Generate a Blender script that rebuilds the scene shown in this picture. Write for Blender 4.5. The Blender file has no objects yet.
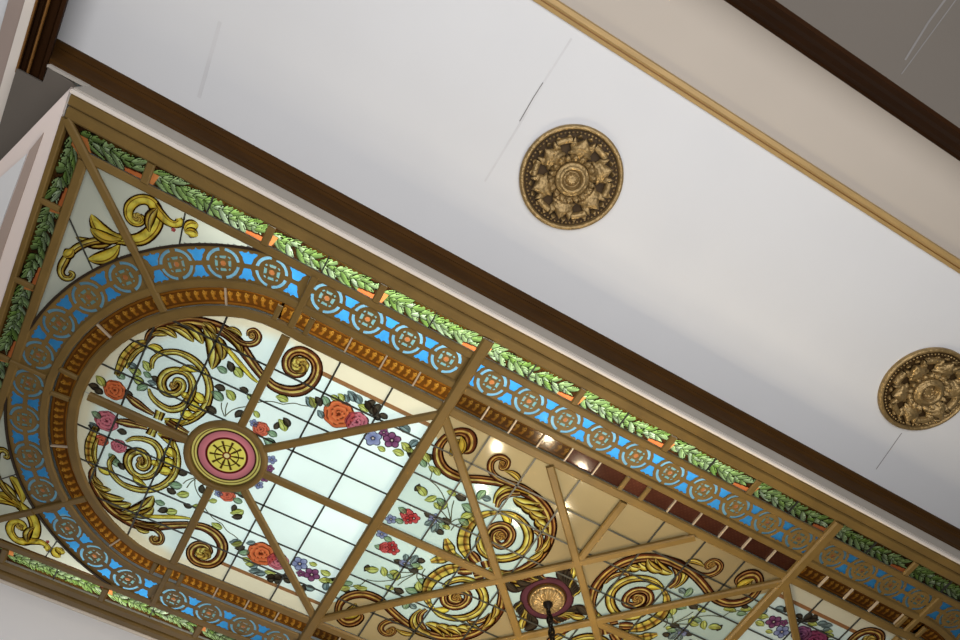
import bpy, bmesh, math, random, json
import numpy as np
from mathutils import Vector, Matrix
from mathutils.geometry import tessellate_polygon
random.seed(7)
C = bpy.context.scene.collection
S = 3.6            # metres per plan unit
H = 5.1            # height of the glass above the floor
PI = math.pi
# plan of the stained glass ceiling light, in plan units (u along, v across)
UB, UH, UC = 0.378, 0.674, 0.655      # cross bar, hub, centre of the round ends
ROP, RRI, RRO, RBI, RBO = 0.2687, 0.2875, 0.318, 0.333, 0.3935
VGI, VGO, VF = 0.3955, 0.428, 0.467
UGI, UGO, UF = 1.060, 1.0905, 1.0925
D = 0.1085
ART = json.loads('''{"end":[["r","scroll","maroon",[[-0.873,0.1386,0.0052],[-0.872,0.1557,0.0104],[-0.8641,0.1726,0.012],[-0.8492,0.1892,0.0137],[-0.8226,0.2113,0.0154],[-0.7917,0.2216,0.0171],[-0.7661,0.2238,0.0172],[-0.7399,0.2158,0.0157],[-0.7156,0.2,0.0141],[-0.6908,0.184,0.0125],[-0.6724,0.1749,0.0126],[-0.6514,0.1692,0.0145],[-0.6274,0.1739,0.0164],[-0.6095,0.1884,0.0164],[-0.6015,0.2083,0.0145],[-0.6019,0.2299,0.0143],[-0.6111,0.2462,0.0142],[-0.6253,0.2531,0.0141],[-0.6415,0.2524,0.014],[-0.6532,0.2416,0.0123],[-0.6554,0.2255,0.0124],[-0.6472,0.2108,0.0125],[-0.633,0.208,0.0108],[-0.6241,0.2173,0.0107],[-0.6273,0.2285,0.0089],[-0.6354,0.2303,0.0053]]],["l","scroll","gold",[-0.8661,0.1735],[-0.8311,0.1726],0.0108,0.15],["l","scroll","gold",[-0.8515,0.1858],[-0.8039,0.1797],0.0131,0.15],["l","scroll","gold",[-0.8332,0.2023],[-0.7895,0.1836],0.0153,0.15],["l","scroll","gold",[-0.8011,0.2143],[-0.7596,0.1474],0.0201,0.15],["l","scroll","gold",[-0.7836,0.2098],[-0.751,0.1716],0.0155,0.15],["l","scroll","gold",[-0.8037,0.221],[-0.7771,0.2113],0.0108,0.15],["l","scroll","gold",[-0.7662,0.2196],[-0.7243,0.1994],0.011,0.15],["l","scroll","gold",[-0.8714,0.154],[-0.846,0.1704],0.0086,0.15],["r","scroll","yellow",[[-0.7625,0.2009,0.0052],[-0.7404,0.1903,0.007],[-0.7151,0.1768,0.0071],[-0.6946,0.1667,0.0054],[-0.6821,0.1629,0.0036]]],["r","scroll","maroon",[[-0.7724,0.2264,0.0052],[-0.7533,0.2227,0.0069],[-0.7355,0.2182,0.0087],[-0.7225,0.2214,0.0087],[-0.7137,0.2306,0.0087],[-0.7135,0.2431,0.0087],[-0.7235,0.2499,0.0069],[-0.7314,0.2433,0.0052],[-0.7295,0.2341,0.0035]]],["l","scroll","gold",[-0.7667,0.2296],[-0.7382,0.2292],0.0087,0.15],["r","scroll","rope",[[-0.8722,0.1411,0.007],[-0.8841,0.1302,0.0105],[-0.8907,0.1139,0.0123],[-0.8953,0.0965,0.0123],[-0.8964,0.0788,0.0107],[-0.8963,0.0573,0.0072]]],["r","scroll","gold",[[-0.8706,0.1316,0.0052],[-0.8799,0.1179,0.007],[-0.8853,0.0979,0.0071],[-0.8858,0.0784,0.0036]]],["l","scroll","yellow",[-0.8683,0.135],[-0.84,0.1341],0.0123,0.15],["r","scroll","gold",[[-0.8489,0.0992,0.0053],[-0.8524,0.1144,0.0071],[-0.8482,0.1274,0.007],[-0.8383,0.1393,0.0088],[-0.8208,0.1492,0.0088],[-0.8,0.1503,0.0106],[-0.78,0.1445,0.0107],[-0.7622,0.1308,0.0108],[-0.748,0.1081,0.0109],[-0.7427,0.0799,0.0111],[-0.7478,0.0544,0.0112],[-0.7596,0.0317,0.0094],[-0.7758,0.0157,0.0075],[-0.7947,0.0119,0.0056]]],["l","scroll","yellow",[-0.7441,0.0836],[-0.7698,0.0936],0.0159,0.15],["l","scroll","yellow",[-0.7452,0.0672],[-0.7742,0.0711],0.0161,0.15],["l","scroll","yellow",[-0.7516,0.0499],[-0.7772,0.0446],0.0162,0.15],["l","scroll","yellow",[-0.7633,0.0319],[-0.7982,0.0168],0.0112,0.15],["r","scroll","gold",[[-0.8406,0.0603,0.0036],[-0.831,0.048,0.0073],[-0.8137,0.0399,0.0092],[-0.7937,0.0398,0.0111],[-0.7776,0.0557,0.0111],[-0.7732,0.0784,0.011],[-0.7755,0.0992,0.0109],[-0.7846,0.1138,0.0108],[-0.7975,0.1196,0.0107],[-0.8121,0.1156,0.0107],[-0.8235,0.1027,0.0125],[-0.8264,0.0859,0.0126],[-0.8197,0.0721,0.0127],[-0.809,0.0671,0.0109],[-0.797,0.0739,0.0109],[-0.7913,0.0881,0.0109],[-0.7953,0.099,0.0108],[-0.8041,0.0985,0.009],[-0.8059,0.0887,0.0054]]],["l","scroll","yellow",[-0.8077,0.1181],[-0.7774,0.133],0.0107,0.15],["l","scroll","yellow",[-0.7724,0.081],[-0.7886,0.0808],0.0109,0.15],["r","scroll","maroon",[[-0.8713,0.0297,0.0055],[-0.8512,0.0232,0.0129],[-0.8316,0.0185,0.0093],[-0.8161,0.0158,0.0056]]],["r","scroll","gold",[[-0.8075,0.0275,0.013],[-0.8067,0.0097,0.0112]]],["r","scroll","maroon",[[-0.7901,0.0145,0.0112],[-0.7707,0.0116,0.0113],[-0.7495,0.0096,0.0057]]],["l","leaves","lime",[-0.7308,0.1692],[-0.7101,0.1568],0.0123,0.1],["l","leaves","lime",[-0.7241,0.1229],[-0.7049,0.1089],0.0119,0.1],["l","leaves","lime",[-0.6904,0.1333],[-0.6755,0.1251],0.0086,0.1],["l","leaves","lime",[-0.6225,0.114],[-0.603,0.0963],0.0127,0.1],["l","leaves","lime",[-0.6677,0.108],[-0.6545,0.0985],0.0081,0.1],["l","leaves","sage",[-0.7536,0.1553],[-0.7346,0.1527],0.0101,0.1],["l","leaves","sage",[-0.7452,0.1074],[-0.7214,0.0987],0.0133,0.1],["l","leaves","sage",[-0.6306,0.0801],[-0.6113,0.0793],0.0102,0.1],["l","leaves","sage",[-0.631,0.0646],[-0.6057,0.0554],0.0139,0.1],["l","leaves","sage",[-0.5751,0.1936],[-0.5584,0.1779],0.0109,0.1],["l","leaves","dark",[-0.7416,0.1759],[-0.7284,0.1594],0.0102,0.1],["l","leaves","dark",[-0.7441,0.1188],[-0.7248,0.1215],0.0104,0.1],["l","leaves","dark",[-0.7054,0.1376],[-0.6888,0.136],0.0088,0.1],["l","leaves","dark",[-0.7431,0.0731],[-0.7217,0.0711],0.0115,0.1],["l","leaves","dark",[-0.6897,0.08],[-0.6812,0.099],0.0096,0.1],["l","leaves","dark",[-0.6168,0.1212],[-0.6013,0.1072],0.0101,0.1],["l","leaves","dark",[-0.6221,0.1085],[-0.6219,0.0915],0.0076,0.1],["l","leaves","slate",[-0.5993,0.1777],[-0.5809,0.163],0.0114,0.1],["l","leaves","slate",[-0.541,0.2239],[-0.5223,0.2095],0.0114,0.1],["l","leaves","slate",[-0.5299,0.2221],[-0.5103,0.211],0.0111,0.1],["l","leaves","slate",[-0.544,0.215],[-0.5311,0.2029],0.0084,0.1],["l","leaves","slate",[-0.434,0.2053],[-0.41,0.2016],0.0123,0.1],["l","leaves","slate",[-0.3957,0.1742],[-0.3893,0.1955],0.0106,0.1],["l","leaves","slate",[-0.571,0.1639],[-0.5563,0.1524],0.009,0.1],["l","leaves","lime",[-0.5938,0.1808],[-0.5773,0.165],0.0109,0.1],["l","leaves","lime",[-0.5537,0.2104],[-0.5382,0.2025],0.0086,0.1],["l","leaves","lime",[-0.5141,0.2081],[-0.4926,0.2034],0.0112,0.1],["l","leaves","lime",[-0.4141,0.1773],[-0.3931,0.1655],0.0116,0.1],["l","leaves","lime",[-0.4199,0.1539],[-0.3978,0.1545],0.0115,0.1],["l","leaves","lime",[-0.4029,0.1712],[-0.3842,0.1639],0.0099,0.1],["l","leaves","lime",[-0.4472,0.1481],[-0.431,0.1453],0.0084,0.1],["l","leaves","lime",[-0.5642,0.1995],[-0.5471,0.1981],0.0089,0.1],["l","leaves","dark",[-0.5001,0.211],[-0.4893,0.2283],0.0099,0.1],["l","leaves","dark",[-0.4979,0.2105],[-0.4763,0.2057],0.0112,0.1],["l","leaves","dark",[-0.507,0.2216],[-0.4928,0.2073],0.0095,0.1],["l","leaves","dark",[-0.4842,0.2032],[-0.4673,0.1985],0.0088,0.1],["l","leaves","dark",[-0.4748,0.2093],[-0.4571,0.2079],0.0091,0.1],["l","leaves","dark",[-0.4786,0.2047],[-0.4809,0.2288],0.0109,0.1],["l","leaves","dark",[-0.4341,0.2025],[-0.4253,0.2189],0.0091,0.1],["l","leaves","dark",[-0.5851,0.1866],[-0.5696,0.1731],0.0099,0.1],["l","leaves","dark",[-0.3954,0.1629],[-0.381,0.1591],0.0075,0.1],["r","leaves","twig",[[-0.6793,0.1066,0.002],[-0.6672,0.127,0.002],[-0.6468,0.1407,0.002],[-0.6263,0.1455,0.002]]],["r","leaves","twig",[[-0.6263,0.1455,0.002],[-0.612,0.1558,0.002],[-0.5983,0.159,0.002],[-0.5869,0.1632,0.002]]],["r","leaves","twig",[[-0.7068,0.0729,0.0021],[-0.7172,0.0852,0.002],[-0.7215,0.0963,0.002]]],["r","leaves","twig",[[-0.706,0.0757,0.002],[-0.7005,0.0901,0.002],[-0.6906,0.1025,0.002],[-0.6778,0.112,0.002]]],["r","leaves","twig",[[-0.7052,0.0738,0.0021],[-0.7104,0.0868,0.002],[-0.7124,0.1014,0.002]]],["l","leaves","lime",[-0.6445,0.152],[-0.622,0.1536],0.0119,0.1],["o","","coral",[-0.6418,0.0796],0.0142],["f","","blue",[-0.6572,0.0848],0.0084],["f","","blue",[-0.6003,0.0308],0.0097],["f","","purple",[-0.5964,0.0123],0.0088],["o","","orange",[-0.5348,0.1744],0.0261],["o","","pink",[-0.5004,0.1754],0.0197],["f","","blue",[-0.4616,0.1601],0.0172],["f","","purple",[-0.4304,0.173],0.0172],["f","","purple",[-0.4501,0.1806],0.0095],["s","","volute",[-0.6324,0.2277],0.0151],["s","","core",[-0.8031,0.0859],0.0091],["s","","core",[-0.7229,0.2399],0.0078]],"mid":[["r","scroll","maroon",[[-0.3083,0.2132,0.0058],[-0.3019,0.224,0.0135],[-0.3069,0.2402,0.0172],[-0.3185,0.2501,0.0171],[-0.3334,0.2476,0.0133],[-0.3448,0.2353,0.0114],[-0.3513,0.2175,0.0115],[-0.3503,0.1967,0.0135],[-0.3378,0.1773,0.0156],[-0.3193,0.1658,0.0157],[-0.2974,0.1635,0.0158],[-0.2768,0.1677,0.0139],[-0.2534,0.1783,0.0139],[-0.2274,0.188,0.0139],[-0.2034,0.194,0.014],[-0.1786,0.1954,0.016],[-0.1526,0.195,0.0161],[-0.1288,0.188,0.0163],[-0.1057,0.1752,0.0164],[-0.0863,0.1547,0.0166],[-0.0733,0.1301,0.0147],[-0.0668,0.1013,0.0149],[-0.0677,0.0733,0.0151],[-0.0758,0.0494,0.013],[-0.0881,0.0284,0.0109],[-0.1077,0.0118,0.0066]]],["l","scroll","yellow",[-0.3274,0.2404],[-0.3146,0.2025],0.0136,0.15],["l","scroll","gold",[-0.3374,0.2254],[-0.3246,0.1944],0.0097,0.15],["l","scroll","gold",[-0.2768,0.1677],[-0.3073,0.1702],0.0118,0.15],["l","scroll","gold",[-0.1304,0.1871],[-0.1809,0.174],0.0177,0.15],["l","scroll","gold",[-0.1169,0.1792],[-0.16,0.1678],0.0178,0.15],["l","scroll","gold",[-0.1025,0.1666],[-0.1385,0.1645],0.0179,0.15],["l","scroll","gold",[-0.0884,0.1509],[-0.1193,0.1545],0.0181,0.15],["l","scroll","gold",[-0.0787,0.1351],[-0.1028,0.1454],0.0156,0.15],["r","scroll","gold",[[-0.1592,0.1988,0.0121],[-0.1841,0.1974,0.016],[-0.2022,0.1847,0.014],[-0.2084,0.1661,0.0101],[-0.2048,0.1452,0.0041]]],["r","scroll","maroon",[[-0.1741,0.1879,0.0081],[-0.1923,0.1751,0.0101],[-0.1996,0.1583,0.0101],[-0.1955,0.1402,0.0061]]],["l","scroll","gold",[-0.0738,0.1271],[-0.0785,0.0838],0.015,0.15],["l","scroll","gold",[-0.0701,0.0994],[-0.0833,0.0618],0.0129,0.15],["r","scroll","maroon",[[-0.1146,0.1176,0.0042],[-0.1054,0.128,0.0063],[-0.0911,0.1227,0.0084],[-0.0801,0.1047,0.0085],[-0.0794,0.0888,0.0043]]],["r","scroll","maroon",[[-0.2378,0.224,0.0039],[-0.2319,0.2175,0.0059],[-0.2251,0.2238,0.0079],[-0.2284,0.2366,0.0078],[-0.2405,0.2394,0.0097],[-0.2514,0.2332,0.0097],[-0.254,0.2197,0.0098],[-0.2456,0.2049,0.0098],[-0.2286,0.1973,0.0099],[-0.2056,0.1978,0.01],[-0.182,0.2011,0.01],[-0.1571,0.2025,0.006]]],["l","scroll","gold",[-0.225,0.2165],[-0.1849,0.2095],0.01,0.15],["r","scroll","gold",[[-0.1855,0.1341,0.0062],[-0.1632,0.1403,0.0103],[-0.1387,0.1357,0.0124],[-0.117,0.1215,0.0147],[-0.1049,0.1015,0.0148],[-0.1023,0.0786,0.0149],[-0.1117,0.0569,0.015],[-0.1294,0.0414,0.0151],[-0.1503,0.0352,0.0129],[-0.1708,0.0401,0.0128],[-0.1863,0.0558,0.0106],[-0.1933,0.076,0.0063]]],["r","scroll","rope",[[-0.1801,0.1359,0.0041],[-0.2034,0.1202,0.0103],[-0.2173,0.0994,0.0145],[-0.2215,0.076,0.0187],[-0.2168,0.0521,0.0189],[-0.2054,0.0315,0.0191],[-0.1924,0.0198,0.015],[-0.1775,0.0089,0.0108]]],["l","scroll","yellow",[-0.1838,0.1312],[-0.1553,0.1159],0.0125,0.15],["r","scroll","maroon",[[-0.1885,0.0247,0.0128],[-0.1759,0.018,0.0172],[-0.1633,0.0113,0.013]]],["r","scroll","maroon",[[-0.1522,0.0231,0.0172],[-0.1405,0.0102,0.0152]]],["r","scroll","gold",[[-0.1375,0.0091,0.0087],[-0.1191,0.0082,0.0131],[-0.1005,0.0187,0.0065]]],["r","scroll","maroon",[[-0.1621,0.0559,0.0064],[-0.1788,0.0734,0.0105],[-0.1814,0.0933,0.0125],[-0.1707,0.1086,0.0125],[-0.1546,0.111,0.0125],[-0.1398,0.1007,0.0126],[-0.1353,0.0818,0.0127],[-0.1438,0.0662,0.0127],[-0.1614,0.0698,0.0127],[-0.1696,0.084,0.0126],[-0.1631,0.0956,0.0126],[-0.1502,0.0922,0.0105],[-0.1505,0.0813,0.0084]]],["r","scroll","rope",[[-0.1949,0.0046,0.0043],[-0.2158,0.0066,0.0107],[-0.2293,0.0154,0.017],[-0.2444,0.0312,0.0063]]],["l","leaves","lime",[-0.3471,0.108],[-0.3231,0.0966],0.0129,0.1],["l","leaves","lime",[-0.2945,0.1264],[-0.2754,0.1247],0.0098,0.1],["l","leaves","lime",[-0.2839,0.0818],[-0.2811,0.1057],0.0112,0.1],["l","leaves","lime",[-0.2423,0.0857],[-0.2262,0.1044],0.0129,0.1],["l","leaves","lime",[-0.3734,0.1764],[-0.3521,0.1646],0.0117,0.1],["l","leaves","lime",[-0.3488,0.1568],[-0.3309,0.1517],0.0092,0.1],["l","leaves","lime",[-0.3408,0.1595],[-0.3222,0.1486],0.0102,0.1],["l","leaves","lime",[-0.2647,0.054],[-0.2484,0.0533],0.0084,0.1],["l","leaves","lime",[-0.3209,-0.0885],[-0.3059,-0.1079],0.0108,0.1],["l","leaves","lime",[-0.303,-0.0927],[-0.2821,-0.0914],0.0112,0.1],["l","leaves","sage",[-0.3037,0.1032],[-0.2826,0.0929],0.0113,0.1],["l","leaves","sage",[-0.2568,0.1143],[-0.2292,0.1074],0.014,0.1],["l","leaves","sage",[-0.2457,0.0811],[-0.2226,0.0778],0.0118,0.1],["l","leaves","sage",[-0.2336,0.1368],[-0.2324,0.1626],0.012,0.1],["l","leaves","sage",[-0.3556,0.0504],[-0.3372,0.0447],0.0096,0.1],["l","leaves","sage",[-0.349,0.0223],[-0.3309,0.0227],0.0095,0.1],["l","leaves","sage",[-0.2757,0.0596],[-0.2581,0.0466],0.0101,0.1],["l","leaves","sage",[-0.3707,0.1621],[-0.3524,0.1513],0.0101,0.1],["l","leaves","dark",[-0.2768,0.1237],[-0.2535,0.1242],0.012,0.1],["l","leaves","dark",[-0.3454,0.1159],[-0.3458,0.097],0.0087,0.1],["l","leaves","dark",[-0.2348,0.1086],[-0.213,0.0983],0.0114,0.1],["l","leaves","dark",[-0.2724,0.0381],[-0.2527,0.036],0.0102,0.1],["l","leaves","dark",[-0.2722,0.0704],[-0.2539,0.0611],0.0097,0.1],["l","leaves","dark",[-0.3632,0.1763],[-0.3467,0.1736],0.0084,0.1],["l","leaves","dark",[-0.3868,0.0157],[-0.3718,0.0112],0.0079,0.1],["l","leaves","dark",[-0.3082,0.0625],[-0.2928,0.0582],0.0079,0.1],["l","leaves","slate",[-0.2775,0.0549],[-0.2749,0.0302],0.0112,0.1],["l","leaves","slate",[-0.288,0.0556],[-0.2949,0.0387],0.009,0.1],["l","leaves","slate",[-0.2315,0.1435],[-0.2128,0.1477],0.01,0.1],["l","leaves","slate",[-0.2844,0.0629],[-0.2668,0.0598],0.009,0.1],["r","leaves","twig",[[-0.2538,0.0684,0.0023],[-0.2739,0.0935,0.0022],[-0.2957,0.1144,0.0022],[-0.3147,0.1264,0.0022],[-0.332,0.1316,0.0022]]],["r","leaves","twig",[[-0.2538,0.0684,0.0023],[-0.2489,0.079,0.0023],[-0.2369,0.0883,0.0023]]],["r","leaves","twig",[[-0.2527,0.0664,0.0023],[-0.2685,0.0758,0.0023],[-0.2831,0.0832,0.0023]]],["r","leaves","twig",[[-0.256,0.0724,0.0023],[-0.2674,0.0972,0.0022],[-0.2727,0.1147,0.0022]]],["r","leaves","twig",[[-0.245,0.0522,0.0023],[-0.2439,0.066,0.0023],[-0.2347,0.0765,0.0023]]],["r","leaves","twig",[[-0.332,0.1316,0.0022],[-0.3379,0.1505,0.0022],[-0.3531,0.1639,0.0021]]],["o","","red",[-0.3341,0.0441],0.0123],["f","","red",[-0.3186,0.0424],0.0124],["f","","red",[-0.3263,0.0329],0.0103],["f","","blue",[-0.3551,0.0193],0.0114],["f","","blue",[-0.2859,0.0608],0.0124],["s","","volute",[-0.3174,0.2224],0.0144],["s","","core",[-0.1573,0.0855],0.0097],["s","","core",[-0.2341,0.2285],0.007]],"span":[["r","scroll","yellow",[[-0.9536,0.3393,0.009],[-0.948,0.3371,0.0108],[-0.9505,0.3302,0.0108],[-0.9591,0.3272,0.0108],[-0.9676,0.3332,0.0107],[-0.9703,0.346,0.0124],[-0.9653,0.3595,0.0124],[-0.9542,0.3693,0.0124],[-0.9415,0.3694,0.0141],[-0.9314,0.3591,0.0161],[-0.9261,0.344,0.0162],[-0.9281,0.3265,0.0163],[-0.9367,0.3088,0.0164],[-0.9493,0.2979,0.0146],[-0.9648,0.291,0.0146],[-0.9818,0.2833,0.0109],[-0.9964,0.2787,0.0072]]],["r","scroll","yellow",[[-0.9391,0.3672,0.0124],[-0.925,0.3591,0.0125],[-0.9117,0.3539,0.0108],[-0.9006,0.3548,0.009],[-0.8949,0.3616,0.0108],[-0.8985,0.3669,0.0071]]],["l","scroll","yellow",[-0.8832,0.3519],[-0.8675,0.3717],0.0149,0.15],["l","scroll","yellow",[-0.8826,0.3504],[-0.8626,0.3543],0.0128,0.15],["f","","red",[-0.899,0.3457],0.0038],["l","scroll","yellow",[-0.9618,0.2964],[-1.018,0.3065],0.0189,0.25],["l","scroll","yellow",[-0.9648,0.291],[-1.0126,0.2842],0.0149,0.15],["l","scroll","gold",[-0.9725,0.2848],[-1.0287,0.2586],0.0128,0.15],["l","scroll","yellow",[-0.965,0.2816],[-1.0014,0.2329],0.0174,0.15],["r","scroll","gold",[[-0.9807,0.2802,0.0074],[-1.0008,0.267,0.0092],[-1.0189,0.2475,0.0092],[-1.0288,0.2269,0.0092],[-1.0327,0.2077,0.0112],[-1.033,0.1923,0.0094],[-1.0259,0.1847,0.0094],[-1.017,0.1878,0.0076],[-1.0148,0.1968,0.0075],[-1.0219,0.1985,0.0038]]],["l","scroll","yellow",[-1.0275,0.2389],[-1.0379,0.2199],0.0131,0.15],["l","scroll","gold",[-0.9303,0.3234],[-0.9322,0.3658],0.0126,0.15],["s","","volute",[-0.9544,0.337],0.0072]],"once":[["o","","orange",[-0.8902,0.0279],0.0182],["o","","pink",[-0.8832,-0.0379],0.0196],["o","","coral",[-0.8788,-0.0797],0.0114],["o","","pink",[-0.8487,-0.0768],0.0134],["l","leaves","lime",[-0.9268,0.0392],[-0.9092,0.0248],0.0118,0.1],["l","leaves","lime",[-0.8826,0.0783],[-0.8604,0.0774],0.012,0.1],["l","leaves","lime",[-0.867,0.1052],[-0.8509,0.0904],0.011,0.1],["l","leaves","lime",[-0.8721,0.0661],[-0.8508,0.0618],0.0117,0.1],["l","leaves","sage",[-0.9005,0.0595],[-0.882,0.0565],0.0102,0.1],["l","leaves","sage",[-0.8593,0.0849],[-0.8444,0.0799],0.0084,0.1],["l","leaves","sage",[-0.8564,0.0459],[-0.8429,0.0645],0.0107,0.1],["l","leaves","sage",[-0.9125,-0.0323],[-0.8947,-0.0392],0.0103,0.1],["l","leaves","sage",[-0.8597,-0.0998],[-0.8435,-0.1146],0.011,0.1],["l","leaves","sage",[-0.8534,-0.1059],[-0.8351,-0.1196],0.0117,0.1],["l","leaves","dark",[-0.9332,0.0158],[-0.9136,0.0159],0.0107,0.1],["l","leaves","dark",[-0.9243,0.0133],[-0.9058,0.0101],0.0103,0.1],["l","leaves","dark",[-0.8449,0.0843],[-0.8299,0.0793],0.0085,0.1],["l","leaves","dark",[-0.8751,0.0386],[-0.8615,0.0242],0.0098,0.1],["l","leaves","dark",[-0.862,-0.0471],[-0.8444,-0.0458],0.0097,0.1],["l","leaves","dark",[-0.9091,-0.0615],[-0.8882,-0.0641],0.0117,0.1],["l","leaves","dark",[-0.8354,-0.0777],[-0.8166,-0.079],0.0104,0.1],["l","leaves","dark",[-0.8396,-0.1107],[-0.8248,-0.1205],0.0092,0.1],["l","leaves","slate",[-0.8884,0.0865],[-0.8708,0.0858],0.0096,0.1],["l","leaves","slate",[-0.9088,-0.0539],[-0.894,-0.0656],0.0097,0.1],["l","leaves","slate",[-0.847,0.0718],[-0.8317,0.0722],0.0083,0.1]],"zone":[[-0.3606,0.2123],[-0.3378,0.1773],[-0.3193,0.1658],[-0.2974,0.1635],[-0.2768,0.1677],[-0.2534,0.1783],[-0.2274,0.188],[-0.2034,0.194],[-0.1786,0.1954],[-0.1526,0.195],[-0.1288,0.188],[-0.1057,0.1752],[-0.0863,0.1547],[-0.0733,0.1301],[-0.0668,0.1013],[-0.0677,0.0733],[-0.0758,0.0494],[-0.0881,0.0284],[-0.1052,0.0076]]}''')

def W(u, v, z=0.0): return Vector((u*S, -v*S, H+z))
def lin(c):
    c = c/255.0
    return c/12.92 if c <= 0.04045 else ((c+0.055)/1.055)**2.4
def L3(rgb): return tuple(lin(x) for x in rgb)
L_np = lambda a: np.where(a/255. <= .04045, a/255./12.92, ((a/255.+.055)/1.055)**2.4)

# ------------------------------------------------------------- materials
def new_mat(name):
    m = bpy.data.materials.new(name); m.use_nodes = True
    nt = m.node_tree; nt.nodes.clear()
    return m, nt, nt.nodes.new('ShaderNodeOutputMaterial')
def noise_col(nt, rgb, amt, scale, detail=4, rough=.6, stretch=None):
    tc = nt.nodes.new('ShaderNodeTexCoord'); no = nt.nodes.new('ShaderNodeTexNoise')
    no.inputs['Scale'].default_value = scale; no.inputs['Detail'].default_value = detail; no.inputs['Roughness'].default_value = rough
    if stretch:
        mp = nt.nodes.new('ShaderNodeMapping'); mp.inputs['Scale'].default_value = stretch
        nt.links.new(tc.outputs['Object'], mp.inputs['Vector']); nt.links.new(mp.outputs['Vector'], no.inputs['Vector'])
    else: nt.links.new(tc.outputs['Object'], no.inputs['Vector'])
    cr = nt.nodes.new('ShaderNodeValToRGB')
    c = L3(rgb)
    cr.color_ramp.elements[0].position = .3; cr.color_ramp.elements[1].position = .7
    cr.color_ramp.elements[0].color = tuple(x*(1-amt) for x in c)+(1,)
    cr.color_ramp.elements[1].color = tuple(min(1, x*(1+amt)) for x in c)+(1,)
    nt.links.new(no.outputs['Fac'], cr.inputs['Fac'])
    return cr.outputs['Color'], no
def pbr(name, rgb, rough=.6, metal=0, amt=.06, scale=3, bump=0, bscale=60, spec=.3, stretch=None, coat=0):
    m, nt, out = new_mat(name)
    b = nt.nodes.new('ShaderNodeBsdfPrincipled')
    col, no = noise_col(nt, rgb, amt, scale, stretch=stretch)
    nt.links.new(col, b.inputs['Base Color'])
    b.inputs['Roughness'].default_value = rough; b.inputs['Metallic'].default_value = metal
    b.inputs['Specular IOR Level'].default_value = spec
    if bump:
        tc = nt.nodes.new('ShaderNodeTexCoord'); n2 = nt.nodes.new('ShaderNodeTexNoise'); n2.inputs['Scale'].default_value = bscale
        nt.links.new(tc.outputs['Object'], n2.inputs['Vector'])
        bp = nt.nodes.new('ShaderNodeBump'); bp.inputs['Strength'].default_value = bump; bp.inputs['Distance'].default_value = .01
        nt.links.new(n2.outputs['Fac'], bp.inputs['Height']); nt.links.new(bp.outputs['Normal'], b.inputs['Normal'])
    nt.links.new(b.outputs[0], out.inputs['Surface'])
    return m
def attr(nt):
    a = nt.nodes.new('ShaderNodeAttribute'); a.attribute_name = 'Col'; return a.outputs['Color']
def mottled(nt, col, amt, scale):
    tc = nt.nodes.new('ShaderNodeTexCoord'); no = nt.nodes.new('ShaderNodeTexNoise')
    no.inputs['Scale'].default_value = scale; no.inputs['Detail'].default_value = 5
    nt.links.new(tc.outputs['Object'], no.inputs['Vector'])
    mr = nt.nodes.new('ShaderNodeMapRange'); mr.inputs['To Min'].default_value = 1-amt; mr.inputs['To Max'].default_value = 1+amt
    mr.inputs['From Min'].default_value = .3; mr.inputs['From Max'].default_value = .7
    nt.links.new(no.outputs['Fac'], mr.inputs['Value'])
    vm = nt.nodes.new('ShaderNodeVectorMath'); vm.operation = 'SCALE'
    nt.links.new(col, vm.inputs[0]); nt.links.new(mr.outputs[0], vm.inputs['Scale'])
    return vm.outputs[0]
def glass_pane(name, amt=.08, scale=2.0, trans=.62, gloss=.05):
    m, nt, out = new_mat(name)
    col = mottled(nt, attr(nt), amt, scale)
    d = nt.nodes.new('ShaderNodeBsdfDiffuse'); t = nt.nodes.new('ShaderNodeBsdfTranslucent'); g = nt.nodes.new('ShaderNodeBsdfGlossy')
    g.inputs['Roughness'].default_value = .1; g.inputs['Color'].default_value = (1, 1, 1, 1)
    nt.links.new(col, d.inputs['Color']); nt.links.new(col, t.inputs['Color'])
    mx = nt.nodes.new('ShaderNodeMixShader'); mx.inputs['Fac'].default_value = trans
    nt.links.new(d.outputs[0], mx.inputs[1]); nt.links.new(t.outputs[0], mx.inputs[2])
    m2 = nt.nodes.new('ShaderNodeMixShader'); m2.inputs['Fac'].default_value = gloss
    nt.links.new(mx.outputs[0], m2.inputs[1]); nt.links.new(g.outputs[0], m2.inputs[2])
    nt.links.new(m2.outputs[0], out.inputs['Surface'])
    return m
def enamel(name, dif=.28):
    m, nt, out = new_mat(name)
    a = attr(nt)
    t = nt.nodes.new('ShaderNodeBsdfTransparent'); d = nt.nodes.new('ShaderNodeBsdfDiffuse')
    nt.links.new(a, t.inputs['Color']); nt.links.new(a, d.inputs['Color'])
    mx = nt.nodes.new('ShaderNodeMixShader'); mx.inputs['Fac'].default_value = dif
    nt.links.new(t.outputs[0], mx.inputs[1]); nt.links.new(d.outputs[0], mx.inputs[2])
    nt.links.new(mx.outputs[0], out.inputs['Surface'])
    return m
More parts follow.
